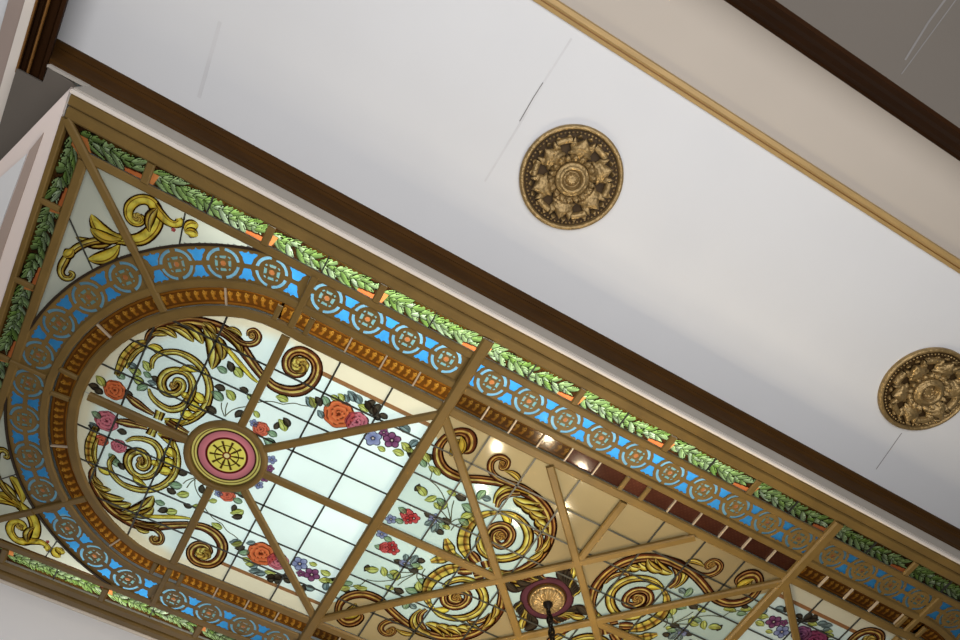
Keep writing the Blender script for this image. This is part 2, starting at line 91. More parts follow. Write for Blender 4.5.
M = dict(
    bronze=pbr('bronze_paint', (108, 86, 45), .5, 0, .16, 4, .12, 40, .25, (1, 1, 1)),
    bronze_dark=pbr('groove_paint', (38, 26, 12), .6),
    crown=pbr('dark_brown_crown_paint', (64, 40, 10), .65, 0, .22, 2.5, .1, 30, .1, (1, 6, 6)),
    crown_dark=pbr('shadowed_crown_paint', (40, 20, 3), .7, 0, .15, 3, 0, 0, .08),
    plaster=pbr('white_ceiling_paint', (204, 206, 210), .85, 0, .02, .8, .05, 12, .1),
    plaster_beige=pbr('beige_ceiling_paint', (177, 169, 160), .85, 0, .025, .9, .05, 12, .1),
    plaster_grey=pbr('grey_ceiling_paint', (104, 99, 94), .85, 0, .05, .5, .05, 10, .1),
    soffit=pbr('shaded_soffit_paint', (98, 92, 86), .85, 0, .05, 1.5, .05, 20, .1),  # shadow of the corner is mixed into this grey
    riser=pbr('grey_white_riser_paint', (172, 166, 158), .8, 0, .04, 2, 0, 0, .1),
    bead=pbr('white_bead_paint', (212, 204, 196), .6, 0, .03, 2),
    pink=pbr('warm_white_panel_paint', (214, 202, 198), .7, 0, .03, 1.5),
    pinkgrey=pbr('taupe_stripe_and_shadow_paint', (158, 142, 134), .7, 0, .04, 2),
    gold=pbr('antique_gold_paint', (150, 126, 84), .34, .55, .3, 26, .7, 55, .5),
    gold_shade=pbr('recess_shade_gold_paint', (62, 44, 18), .6, .1, .3, 20),  # darker gold carries the shade between the rosette's relief leaves
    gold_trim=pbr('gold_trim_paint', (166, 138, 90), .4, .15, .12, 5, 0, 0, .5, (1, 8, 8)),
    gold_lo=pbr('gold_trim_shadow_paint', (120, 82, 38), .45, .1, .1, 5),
    lead=pbr('lead_came', (44, 44, 40), .45, .1, .1, 20, 0, 0, .5),
    came=pbr('pale_zinc_came', (176, 160, 138), .4, .1, .1, 20),
    iron=pbr('black_iron', (22, 16, 12), .4, .3, .1, 20),
    seam=pbr('plaster_seam', (197, 198, 202), .9),
    crack=pbr('plaster_crack', (120, 118, 118), .9),
    opal=glass_pane('opal_glass', .10, 1.3, .62, .02),
    leafglass=glass_pane('leaf_pattern_glass', .15, 9, .75, .012),
    redglass=glass_pane('amber_pattern_glass', .18, 9, .7, .02),
    blueglass=glass_pane('blue_glass', .15, 8, .72, .04),
    paint=enamel('glass_enamel', .3),
)
# ------------------------------------------------------------- builders
def obj_mesh(name, me, m, parent=None, loc=None):
    o = bpy.data.objects.new(name, me); C.objects.link(o)
    if m is not None and not me.materials: me.materials.append(m)
    if parent: o.parent = parent
    if loc is not None: o.location = loc
    return o
def setcol(me, cols):
    at = me.color_attributes.new('Col', 'FLOAT_COLOR', 'POINT')
    a = np.ones((len(me.vertices), 4), dtype=np.float32)
    a[:, :3] = L_np(np.clip(np.asarray(cols, dtype=np.float64), 0, 255))
    at.data.foreach_set('color', a.ravel())
class MB:
    """collects vertices and faces, then links them as one mesh object"""
    def __init__(s): s.v = []; s.f = []; s.c = []; s.sm = False
    def add(s, verts, faces, cols=None):
        k = len(s.v); s.v += [tuple(x) for x in verts]; s.f += [tuple(i+k for i in f) for f in faces]
        if cols is not None: s.c += list(cols)
    def build(s, name, m, parent=None, smooth=False, fixn=True):
        me = bpy.data.meshes.new(name)
        o = Vector((0, 0, 0))
        if parent is not None:
            o = parent.matrix_world.translation if parent.parent is None else None
        base = world_loc(parent) if parent is not None else Vector((0, 0, 0))
        if parent is None:
            a = np.array(s.v); mn, mx = a.min(0), a.max(0); base = Vector(((mn[0]+mx[0])/2, (mn[1]+mx[1])/2, mn[2]))
        me.from_pydata([(x-base.x, y-base.y, z-base.z) for x, y, z in s.v], [], s.f)
        if s.c: setcol(me, s.c)
        if fixn:
            bm = bmesh.new(); bm.from_mesh(me); bmesh.ops.recalc_face_normals(bm, faces=bm.faces); bm.to_mesh(me); bm.free()
        if smooth:
            for p in me.polygons: p.use_smooth = True
        ob = obj_mesh(name, me, m, parent)
        if parent is None: ob.location = base
        return ob
_loc = {}
def world_loc(o):
    r = Vector((0, 0, 0))
    while o is not None: r = r+o.location; o = o.parent
    return r
def tag(o, label=None, cat=None, group=None, kind=None):
    if label: o['label'] = label
    if cat: o['category'] = cat
    if group: o['group'] = group
    if kind: o['kind'] = kind
    return o
def thing(name, label, cat, loc, group=None):
    o = bpy.data.objects.new(name, None); C.objects.link(o); o.location = loc; o.empty_display_size = .1
    return tag(o, label, cat, group)
def struct(mb, name, m, smooth=False, label=None):
    o = mb.build(name, m, None, smooth); o['kind'] = 'structure'
    if label: o['label'] = label
    return o

def extrude_profile(mb, path, prof, closed=False):
    """path: list of (u,v) plan points; prof: list of (offset to the left in units, z in metres). Closed profile swept along the path."""
    n = len(path); P = [Vector((p[0], p[1])) for p in path]; rings = []
    for i in range(n):
        if closed: a, b, c = P[i-1], P[i], P[(i+1) % n]
        else: a, b, c = P[max(i-1, 0)], P[i], P[min(i+1, n-1)]
        d1 = (b-a).normalized() if (b-a).length > 1e-9 else None; d2 = (c-b).normalized() if (c-b).length > 1e-9 else None
        if d1 is None: d1 = d2
        if d2 is None: d2 = d1
        n1 = Vector((-d1.y, d1.x)); n2 = Vector((-d2.y, d2.x)); nn = (n1+n2).normalized(); k = 1/max(.3, nn.dot(n1))
        rings.append([W(b.x+nn.x*o*k, b.y+nn.y*o*k, z) for o, z in prof])
    m = len(prof); vs = [q for r in rings for q in r]; fs = []
    for i in range(n if closed else n-1):
        j = (i+1) % n
        for k in range(m): fs.append((i*m+k, i*m+(k+1) % m, j*m+(k+1) % m, j*m+k))
    if not closed: fs += [tuple(range(m)), tuple(range((n-1)*m, n*m))]
    mb.add(vs, fs)
def bar_prof(w, z0, z1, ch=None):
    h = w/2; ch = ch if ch is not None else w*.16
    return [(-h, z1), (-h, z0+ch*S), (-h+ch, z0), (h-ch, z0), (h, z0+ch*S), (h, z1)]
def box(mb, u0, u1, v0, v1, z0, z1):
    vs = [W(u, v, z) for z in (z0, z1) for u, v in ((u0, v0), (u1, v0), (u1, v1), (u0, v1))]
    mb.add(vs, [(0, 1, 2, 3), (4, 5, 6, 7), (0, 1, 5, 4), (1, 2, 6, 5), (2, 3, 7, 6), (3, 0, 4, 7)])
def arc(r, a0, a1, n, side=-1):
    """arc of a round end; side -1 left, angle measured from the +v axis towards the end (0..180 deg)"""
    return [AP(r, math.radians(a0+(a1-a0)*i/n), side) for i in range(n+1)]
def AP(r, a, side=-1):
    q = r+.0092*max(0, min(1, math.sin(a)/.28))       # the round ends bulge slightly beyond the straight borders
    return (side*(UC+q*math.sin(a)), q*math.cos(a))
def stadium(r, n=28):
    return arc(r, 0, 180, n, -1)+arc(r, 180, 0, n, 1)

# =============================================================== camera
R = [[0.8701520413484242, 0.492769584092593, -0.003682652628620234], [0.4586230308561423, -0.8125434399807868, -0.3597750320860454], [0.18027850816305327, -0.31137002928573904, 0.9330318131538183]]
cam = bpy.data.cameras.new('camera'); co = bpy.data.objects.new('camera', cam); C.objects.link(co)
rw = [Vector((r[0], -r[1], r[2])) for r in R]
mt = Matrix((rw[0], -rw[1], -rw[2])).transposed().to_4x4()
mt.translation = Vector((-0.6*S, -0.78279*S, H-S)); co.matrix_world = mt
cam.sensor_width = 36; cam.lens = 648.27/960*36; cam.clip_start = .05
bpy.context.scene.camera = co
def px(u, v, z=0):
    X = (u+.6, v-.78279, 1+z/S); q = [sum(R[k][i]*X[i] for i in range(3)) for k in range(3)]
    return 480+648.27*q[0]/q[2], 320+648.27*q[1]/q[2]
def seen(pts, m=25):
    m += 230
    return any(-m < x < 960+m and -m < y < 640+m for x, y in (px(*p) for p in pts))

# =============================================================== skylight frame
fr = thing('skylight_frame', 'bronze brown frame and glazing bars of the stained glass ceiling light', 'frame', W(0, 0, -.03))
mir1 = lambda p, sv: (p[0], p[1]*sv)
ZB = -.0166
def rail(name, path, w, z0, z1, closed=False, ch=None, m='bronze'):
    mb = MB(); extrude_profile(mb, path, bar_prof(w, z0, z1, ch), closed); return mb.build(name, M[m], fr)
for sv in (1, -1):
    rail('side_rail', [(-UF, sv*.4382), (UF, sv*.4382)], .0195, -.035, ZB)
    rail('side_rail', [(-UF, sv*.4585), (UF, sv*.4585)], .0175, -.045, ZB)
    rail('rail_groove', [(-UF, sv*.449), (UF, sv*.449)], .0035, -.022, ZB, ch=0, m='bronze_dark')
    rail('inner_rail', [(-UGI-.0, sv*.3885), (UGI, sv*.3885)], .0145, -.028, ZB)
for su in (1, -1):
    rail('end_rail', [(su*1.0930, -.4285), (su*1.0930, .4285)], .0085, -.035, -.001)
    rail('inner_rail', [(su*1.052, -.381), (su*1.052, .381)], .0155, -.028, ZB)
rail('ring_bar', stadium((ROP+RRI)/2), RRI-ROP, -.03, ZB, True)
rail('ring_bar', stadium((RRO+RBI)/2+.0005), RBI-RRO-.001, -.03, ZB, True)
_zk = [0]
for su in (1, -1): rail('edge_bar', arc(.3895, 9, 90, 30, su)+arc(.3895, 93, 171, 30, su), .0042, -.0245, ZB, ch=0, m='bronze_dark')
def gb(a, b, w=.0165, z0=-.036):
    _zk[0] = (_zk[0]+1) % 9
    return rail('glazing_bar', [a, b], w, z0-_zk[0]*.0006, ZB+_zk[0]*.00003)
for su in (1, -1):
    gb((su*UB, -VGO), (su*UB, VGO), .0205, -.046)
    gb((su*UB, 0), (su*D, 0))
    gb((su*(UC+ROP), 0), (su*(UH+.072), 0)); gb((su*(UH-.072), 0), (su*UB, 0))
    for sv in (1, -1):
        if su > 0: gb((0, sv*ROP), (0, sv*D), .015)
        gb((su*UH, sv*.072), (su*UH, sv*ROP), .015)
        k = .072/math.hypot(UH-UB, ROP)
        gb((su*(UH-k*(UH-UB)), sv*k*ROP), (su*(UB+.004), sv*(ROP-.004)), .015)
        gb((su*UGO, sv*VGO), mir1(AP(RBO, PI/4, su), sv), .0135)
        gb(mir1(AP(RBO, PI/4, su), sv), mir1(AP(RRI, PI/4, su), sv), .012, -.031)
        gb((su*UH, sv*RRI), (su*UH, sv*.386), .012, -.031)
        # narrow red piece bars
        gb((su*.703, sv*RRI), (su*.703, sv*(RRO-.004)), .009, -.031); gb((su*.648, sv*RRI), (su*.648, sv*RRO), .009, -.031)
    for a in (85.5, 94.5):
        q = arc(RRI, a, a, 1, su)[0]; q2 = arc(RRO, a, a, 1, su)[0]; gb(q, q2, .008, -.031)
    q = arc(RBI, 90, 90, 1, su)[0]; q2 = arc(RBO, 90, 90, 1, su)[0]; gb(q, q2, .008, -.031)
for sv in (1, -1):
    for u in (-.0225, .0235): gb((u, sv*RRI), (u, sv*RRO), .009, -.031)
    for s2 in (1, -1):
        gb((s2*-.376, sv*(ROP-.002)), (s2*.1605, -sv*ROP), .0155, -.041)
GD = [0, .19, .378, .572, .766, .961]
for sv in (1, -1):
    for k, g in enumerate(GD):
        if k == 2: continue
        for su in ((1, -1) if g else (1,)): gb((su*g, sv*VGI), (su*g, sv*VGO), .0125, -.031)
for su in (1, -1):
    for v in (0, .147, .292, -.147, -.292): gb((su*UGI, v), (su*UGO, v), .0095, -.031)
# ring bars round the two painted medallions
for su in (1, -1):
    mb = MB(); n = 64
    pr = [(.0625, ZB), (.0625, -.034), (.0645, -.044), (.0715, -.044), (.0745, -.030), (.0745, ZB)]
    extrude_profile(mb, [(su*UH+math.cos(2*PI*i/n)*.0001, math.sin(2*PI*i/n)*.0001) for i in range(n)], [(0, 0)], True) if False else None
    vs = []; fs = []
    for i in range(n):
        a = 2*PI*i/n
        for r, z in pr: vs.append(W(su*UH+r*math.cos(a), r*math.sin(a), z))
    for i in range(n):
        for k in range(6): fs.append((i*6+k, i*6+(k+1) % 6, ((i+1) % n)*6+(k+1) % 6, ((i+1) % n)*6+k))
    mb.add(vs, fs); mb.build('hub_ring', M['bronze'], fr, True)

# =============================================================== leaf border panels
def ragged(n, k): 
    r = random.Random(k); return [r.random() for _ in range(n)]
def leaf_panel_mesh(poly_uv, L, Wd, to_uv, seed):
    """pane mesh over s in 0..L, t in 0..Wd with painted leaves; to_uv maps (s,t) -> (u,v)"""
    ds = .0010; ns = max(2, int(L/ds)); ntt = 30
    s, t = np.meshgrid(np.linspace(0, L, ns+1), np.linspace(0, Wd, ntt+1)); s = s.ravel(); t = t.ravel()
    col = np.zeros((len(s), 3)); col[:] = (34, 22, 10)
    rnd = random.Random(seed)
    # dull red brown ground
    nz = .5+.5*np.sin(s*900+3*np.sin(t*500))*np.sin(t*700+2*np.sin(s*310))
    col += nz[:, None]*np.array((46, 26, 14))
    N = max(4, int(L/.0145))
    leaves = []
    for i in range(N):
        x = .006+(L-.030)*i/(N-1)
        for sg in (1, -1):
            a = sg*(.35+rnd.random()*.5)+rnd.uniform(-.1, .1)
            leaves.append((x+rnd.uniform(-.003, .003), Wd*.47+sg*Wd*.03, a, .0160+rnd.random()*.005, .0052+rnd.random()*.0018, rnd.random()**.8*(1 if sg < 0 else .55)))
        leaves.append((x+.003, Wd*.45+rnd.uniform(-.22, .2)*Wd, rnd.uniform(-.45, .45), .0150, .0048, rnd.random()))
    for x, y, a, hl, hw, br in leaves:
        cx, cy = x+math.cos(a)*hl*.7, y+math.sin(a)*hl*.7
        p = ((s-cx)*math.cos(a)+(t-cy)*math.sin(a))/hl; q = (-(s-cx)*math.sin(a)+(t-cy)*math.cos(a))/hw
        w = np.clip(1-p*p, 0, 1)*(1-.25*p); ins = (np.abs(q) < w) & (np.abs(p) < 1)
        rim = (np.abs(q) > w-.2) | ((q > .25*w) & (p > -.2) & (np.abs(q-.5*w) < .16)); vein = np.abs(q) < .07
        base = np.array((150, 190, 90))*(1-br)+np.array((235, 255, 215))*br
        shade = np.clip(.72+.35*q+.2*p, .3, 1.1)
        c = base[None, :]*shade[:, None]
        c[vein] = (84, 110, 46); c[rim] = (20, 22, 8)
        col[ins] = c[ins]
    e = (s < .010+.25*t) & (t < Wd*.55) & (s > .002); col[e] = (206, 128, 72)
    e = (s > L-.034) & (t < .006+.10*(s-(L-.034))) ; col[e] = (200, 112, 62)
    e = (s > L-.034) & (np.abs(t-(.006+.10*(s-(L-.034)))) < .0011); col[e] = (60, 20, 8)
    e = (s > L*.30) & (s < L*.80) & (t > Wd*(.84+.06*np.sin(s*700))); col[e] = (70, 48, 18)
    vs = []
    for a, b in zip(s, t):
        u, v = to_uv(a, b); vs.append(W(u, v, 0.0))
    fs = []; k = ns+1
    for j in range(ntt):
        for i in range(ns): fs.append((j*k+i, j*k+i+1, (j+1)*k+i+1, (j+1)*k+i))
    return vs, fs, col
ORD = ['first', 'second', 'third', 'fourth', 'fifth', 'sixth', 'seventh', 'eighth', 'ninth', 'tenth', 'eleventh', 'twelfth', 'thirteenth', 'fourteenth', 'fifteenth', 'sixteenth', 'seventeenth', 'eighteenth', 'nineteenth', 'twentieth', 'twenty-first', 'twenty-second', 'twenty-third', 'twenty-fourth']
def leaf_panel(s0, s1, side, label, mitre=None, split=True):
    """side: 'top','bottom' (long sides) or 'end' (left short side)"""
    L = s1-s0
    if side == 'end': Wd = UGO-UGI; f = lambda a, b: (-(UGI+b), s1-a)
    elif side == 'far': Wd = UGO-UGI; f = lambda a, b: (UGI+b, s1-a)
    elif side == 'top': Wd = VGO-VGI; f = lambda a, b: (s0+a, VGI+b)
    else: Wd = VGO-VGI; f = lambda a, b: (s0+a, -(VGI+b))
    if not seen([f(0, 0), f(L, 0), f(L/2, Wd), f(0, Wd)], 5): return
    g = f
    if mitre == 's0':      # slanted start following the corner bar
        g = lambda a, b: f(a*(1-0)+((b/Wd)*-.033)*(1-a/L), b)
    if mitre == 's1':
        g = lambda a, b: f(a+((b/Wd)*.033)*(a/L), b)
    c = f(L/2, Wd/2)
    t = thing('leaf_border_panel', label, 'glass panel', W(c[0], c[1], 0), 'green leaf glass panels along the border')
    vs, fs, col = leaf_panel_mesh(None, L, Wd, g, int(abs(s0)*100)+len(side))
    mb = MB(); mb.add(vs, fs, col); mb.build('painted_pane', M['leafglass'], t, fixn=False)
    if split:
        a, b = f(L/2-.001, 0), f(L/2+.001, 0); m2 = MB(); extrude_profile(m2, [f(L/2, 0), f(L/2, Wd)], bar_prof(.0022, -.012, -.002, 0)); m2.build('lead_came', M['lead'], t)
SGD = [-g for g in GD[::-1]]+GD[1:]
n = 0
leaf_panel(-1.057, -.961, 'top', 'short dim green leaf glass panel at the dark upper left corner, rosette side', 's0', False)
for a, b in zip(SGD[:-1], SGD[1:]):
    n += 1; leaf_panel(a, b, 'top', 'green leaf glass panel on rosette side of border, %s after short corner panel' % ORD[n-1])
leaf_panel(.961, 1.057, 'top', 'green leaf glass corner panel at the far right end', 's1', False)
leaf_panel(.961, 1.057, 'bottom', 'green leaf glass corner panel of the lower side at the far right end', 's1', False)
leaf_panel(-1.057, -.961, 'bottom', 'dark green leaf glass panel at the lower left corner of the frame', 's0', False)
n = 0
for a, b in zip(SGD[:-1], SGD[1:]):
    n += 1; leaf_panel(a, b, 'bottom', 'bright green leaf glass panel on the lower left border, %s from the lower corner' % ORD[n-1])
ev = [.392, .292, .147, 0, -.147, -.292, -.392]; n = 0
for b, a in zip(ev[:-1], ev[1:]):
    n += 1
    leaf_panel(a, b, 'end', 'dim green leaf glass panel on the short left end, %s below the upper corner' % ORD[n-1], 's0' if n == 1 else 's1' if n == 6 else None, False)

n = 0
for b, a in zip(ev[:-1], ev[1:]):
    n += 1
    leaf_panel(a, b, 'far', 'green leaf glass panel on the far right short end, %s below the rosette side corner' % ORD[n-1], None, False)
# =============================================================== blue tracery panels
PIT = .0743
def fill2d(name, loops, m, parent, z, thick):
    """flat plate with holes: 2D curve fill turned into a mesh"""
    cu = bpy.data.curves.new('fill', 'CURVE'); cu.dimensions = '2D'; cu.fill_mode = 'BOTH'
    base = world_loc(parent)
    for lp in loops:
        sp = cu.splines.new('POLY'); sp.points.add(len(lp)-1); sp.use_cyclic_u = True
        for p, (u, v) in zip(sp.points, lp): q = W(u, v, z)-base; p.co = (q.x, q.y, 0, 1)
    cu.extrude = thick/2
    tmp = bpy.data.objects.new('fill', cu)
    me = bpy.data.meshes.new_from_object(tmp); me.name = name
    bpy.data.objects.remove(tmp); bpy.data.curves.remove(cu)
    zc = z+H-base.z
    for v in me.vertices: v.co.z += zc
    return obj_mesh(name, me, m, parent)
def circ_holes(cs):
    H_ = [[(cs+.0048*math.cos(PI*i/4), .0048*math.sin(PI*i/4)) for i in range(8)]]
    for k in range(4):
        a0 = k*90+9; a1 = k*90+81
        o = [(math.radians(a0+(a1-a0)*i/7)) for i in range(8)]
        H_.append([(cs+.0262*math.cos(a), .0262*math.sin(a)) for a in o]+[(cs+.0212*math.cos(a), .0212*math.sin(a)) for a in o[::-1]])
        a = math.radians(k*90); c, s = math.cos(a), math.sin(a)
        q = [(.0078, -.0042), (.0128, -.0056), (.0128, .0056), (.0078, .0042)]
        H_.append([(cs+x*c-y*s, x*s+y*c) for x, y in q])
        a = math.radians(k*90+45); c, s = math.cos(a), math.sin(a)
        q = [(.0125, -.0024), (.0155, -.0018), (.0155, .0018), (.0125, .0024)]
        H_.append([(cs+x*c-y*s, x*s+y*c) for x, y in q])
    return H_
def flower_holes(cs, half=0):
    out = []
    for sg in (1, -1):
        q = [(-.0050, .0036), (.0050, .0036), (.0078, .0095), (.0082, .0135), (.0135, .0205), (.0135, .0225), (.0085, .0232), (.0062, .0215), (.0022, .0222), (0, .0255), (-.0022, .0222), (-.0062, .0215), (-.0085, .0232), (-.0135, .0225), (-.0135, .0205), (-.0082, .0135), (-.0078, .0095)]
        if half == 1: q = [(max(x, -.0005), y) for x, y in q]; q = q[0:11]+[(-.0005, .0225)] if True else q; q = [(-.0005, .004)]+q[1:10]+[(-.0005, .0250)]
        if half == -1: q = [(.0005, .004), (-.0035, .004), (-.0062, .0095), (-.0070, .0135), (-.0135, .0205), (-.0135, .0225), (-.0085, .0232), (-.0062, .0215), (-.0022, .0222), (.0005, .0250)]
        out.append([(cs+x, y*sg) for x, y in q])
    return out
def dens(lp, step=.012):
    o = []
    for a, b in zip(lp, lp[1:]+lp[:1]):
        n = max(1, int(math.hypot(a[0]-b[0], a[1]-b[1])/step))
        o += [(a[0]+(b[0]-a[0])*i/n, a[1]+(b[1]-a[1])*i/n) for i in range(n)]
    return o
def blue_panel(L, f, seq, label, bins):
    """seq: list of ('C'|'F', position)"""
    c = f(L/2, 0)
    if not seen([f(0, 0), f(L/2, 0), f(L, 0)], 8): return
    t = thing('blue_tracery_panel', label, 'glass panel', W(c[0], c[1], 0), 'blue glass panels with bronze ring tracery')
    loops = [dens([(0, -.0305), (L, -.0305), (L, .0305), (0, .0305)], .008)]
    for k, s in seq: loops += circ_holes(s) if k == 'C' else flower_holes(s)
    loops = [[f(a, b) for a, b in lp] for lp in loops]
    fill2d('tracery', loops, M['bronze'], t, -.012, .005)
    nx = max(2, int(L/.004)); ny = 14
    s, tt = np.meshgrid(np.linspace(.001, L-.001, nx+1), np.linspace(-.0298, .0298, ny+1)); s = s.ravel(); tt = tt.ravel()
    col = np.zeros((len(s), 3)); col[:] = (60, 142, 204)
    for k, q in seq:
        if k == 'C':
            r = np.hypot(s-q, tt); col[r < .0285] = (112, 156, 178); col[r < .0175] = (112, 150, 150); col[r < .0065] = (170, 106, 62)
    vs = [W(*f(a, b), 0.0) for a, b in zip(s, tt)]
    fs = []; k = nx+1
    for j in range(ny):
        for i in range(nx): fs.append((j*k+i, j*k+i+1, (j+1)*k+i+1, (j+1)*k+i))
    mb = MB(); mb.add(vs, fs, col); mb.build('blue_pane', M['blueglass'], t, fixn=False)
VB = .3605; RO_ = .0045
def straight(u0, sv, inv=1): return lambda a, b: (u0+a*inv, sv*(VB+b))
def curved(a0, side, sv=1, rev=1):
    return lambda a, b: AP(VB-.0015+b, a0+rev*a/VB, side)
LE = UH-UB-.008
seqE = [('C', .020+.0771*i) for i in range(4)]
# end straight: circle positions follow the photo-like rhythm, flower pairs between
def seq_line(c0, n, p, f0=False, f1=False):
    s = [('C', c0+p*i) for i in range(n)]+[('F', c0+p*(i+.5)) for i in range(n-1)]
    if f0: s.append(('F', c0-p*.5))
    if f1: s.append(('F', c0+p*(n-.5)))
    return s
for sv in (1, -1):
    blue_panel(UH-UB-.012, straight(-UH+.004, sv), seq_line(.0272, 4, .0735), 'blue tracery panel of four rings between round left end and first crossbar, %s' % ('rosette side' if sv > 0 else 'lower side'), 0)
    blue_panel(2*UB-.008, straight(-UB+.004, sv), seq_line(.0405, 10, .0747, True, True), 'long blue tracery panel of ten rings between the two crossbars, %s' % ('rosette side' if sv > 0 else 'lower side'), 0)
    blue_panel(UH-UB-.012, straight(UH-.004, sv, -1), seq_line(.0272, 4, .0735), 'blue tracery panel of four rings beyond the far right crossbar, %s' % ('rosette side' if sv > 0 else 'lower side'), 0)
QL = VB*PI/4
for side in (-1, 1):
    for k in range(4):
        a0 = k*PI/4
        pq = (QL)/3.78
        nm = ['top', 'upper left', 'lower left', 'bottom'][k]
        if k in (0, 3):
            off = QL-.5*pq*1.05-3*pq+pq*.5
            c0 = .028 if k == 0 else QL-.028-2*.0745
            sq = seq_line(c0, 3, .0745, False, True) if k == 0 else seq_line(c0, 3, .0745, True, False)
            if k == 0: sq = [x for x in sq]+[]
        elif k == 1: sq = seq_line(.0325, 4, .0730)
        else: sq = seq_line(.0275, 4, .0730)
        u_ext = 0.019 if k in (0, 3) else 0
        f = curved(a0, side)
        if k in (0, 3):
            sq = [('F', .0440), ('C', .0820), ('F', .1200), ('C', .1580), ('F', .1960), ('C', .2310), ('F', .2643)]
            L0 = .0250; sq = [(c, x-L0) for c, x in sq]
            if k == 0: blue_panel(QL-L0-.004, lambda a, b, f=f: f(a+L0, b), sq, ('curved blue tracery panel at the top of the round left end' if side < 0 else 'curved blue tracery panel at the far right round end, top'), 0)
            else: blue_panel(QL-L0-.004, lambda a, b, side=side, f=curved(PI, side, 1, -1): f(a+L0, b), sq, ('curved blue tracery panel at the bottom of the round left end' if side < 0 else 'curved blue tracery panel at the far right round end, bottom'), 0)
        else:
            blue_panel(QL-.004 if k < 3 else QL, lambda a, b, f=f: f(a+.002, b), sq, ('curved blue tracery panel at the %s of the round left end' if side < 0 else 'curved blue tracery panel at the far right round end, %s') % nm, 0)

# =============================================================== red / amber border pieces
def red_piece(L, f, label, came=True, tone=1.0, plain=False):
    c = f(L/2, (RRO-RRI)/2)
    if not seen([f(0, 0), f(L, .03)], 5): return
    t = thing('amber_border_panel', label, 'glass panel', W(c[0], c[1], 0), 'amber red glass pieces of the inner border')
    Wd = RRO-RRI
    nx = max(3, int(L/.0010)); ny = 28
    s, tt = np.meshgrid(np.linspace(0, L, nx+1), np.linspace(0, Wd, ny+1)); s = s.ravel(); tt = tt.ravel()
    q = tt/Wd
    col = np.zeros((len(s), 3)); col[:] = (104, 60, 16)
    npal = max(2, round(L/.0135)); p = L/npal; x = (s % p)/p-.5
    stem = (np.abs(x+.08*np.sin(q*9)) < .15+.12*(q > .55)) & (q > .26) & (q < .72); col[stem] = (170, 110, 32)
    curl = (np.hypot((x-.12)*1.1, (q-.68)*1.5) < .17); col[curl] = (204, 146, 54)
    hole = (np.hypot((x-.12)*1.1, (q-.68)*1.5) < .07); col[hole] = (120, 60, 14)
    foot = (np.hypot((x+.2)*1.0, (q-.33)*2) < .13); col[foot] = (160, 92, 26)
    for a, b, cc in ((.0, .07, (96, 62, 22)), (.07, .16, (138, 84, 24)), (.16, .2, (84, 40, 10)), (.8, .84, (84, 40, 10)), (.84, .93, (130, 78, 22)), (.93, 1.01, (96, 62, 22))):
        e = (q >= a) & (q < b); col[e] = cc
    if plain:
        col[:] = (112, 58, 40); e = (np.sin(s*720)*np.sin(tt*640+1) > .55); col[e] = (128, 72, 46)
    col = col*tone*.86  # tone puts the weak backlight past the first crossbar into the colour
    vs = [W(*f(a, b), 0.0) for a, b in zip(s, tt)]
    fs = []; k = nx+1
    for j in range(ny):
        for i in range(nx): fs.append((j*k+i, j*k+i+1, (j+1)*k+i+1, (j+1)*k+i))
    mb = MB(); mb.add(vs, fs, col); mb.build('patterned_pane', M['redglass'], t, fixn=False)
    if came:
        m2 = MB(); extrude_profile(m2, [f(0, .0003), f(0, Wd-.0003)], bar_prof(.0026, -.016, -.002, 0)); m2.build('zinc_came', M['came'], t)
for sv in (1, -1):
    sd = 'rosette side' if sv > 0 else 'lower side'
    st = lambda u0, sv=sv: (lambda a, b: (u0+a, sv*(RRI+b)))
    us = [-.645, -.577, -.512, -.4484, -UB]
    for i in range(4): red_piece(us[i+1]-us[i], st(us[i]), 'amber and gold patterned glass piece, %s from the round left end, %s' % (ORD[i], sd), i > 0)
    red_piece(.055, st(-.703), 'short amber piece between two small bars beside the round left end, %s' % sd, False)
    us = [-UB, -.3137, -.2588, -.1998, -.1415, -.0821, -.0225]
    for i in range(6): red_piece(us[i+1]-us[i], st(us[i]), 'dark red patterned glass piece, %s past the first crossbar, %s' % (ORD[i], sd), i > 0, .66, i > 3)
    red_piece(.046, st(-.0225), 'short dark red glass piece between two bars, mid length of the %s' % sd, False, .8, True)
    us = [.0235, .0841, .1439, .2034, .259, .3188, UB]
    for i in range(6): red_piece(us[i+1]-us[i], st(us[i]), 'plain dark red glass piece, %s after the short middle piece, %s' % (ORD[i], sd), i > 0, .7, True)
    us = [UB, .4484, .512, .577, .645, .703]
    for i in range(5): red_piece(us[i+1]-us[i], st(us[i]), 'red brown patterned glass piece, %s beyond the far right crossbar, %s' % (ORD[i], sd), i > 0, .85)
for side in (-1, 1):
    angs = [-.02*0+7.9, 25, 45, 66, 85.5, 94.5, 114, 135, 155, 172.1]
    for i in range(9):
        a0, a1 = math.radians(angs[i]), math.radians(angs[i+1]); Lr = (a1-a0)*.30
        f = lambda a, b, a0=a0, side=side: AP(RRI+b, a0+a/.30, side)
        red_piece(Lr, f, ('curved amber glass piece of the round left end, %s counting from the top' if side < 0 else 'curved amber glass piece of the far right round end, %s') % ORD[i], i not in (0, 2, 4, 5, 7), 1.0)

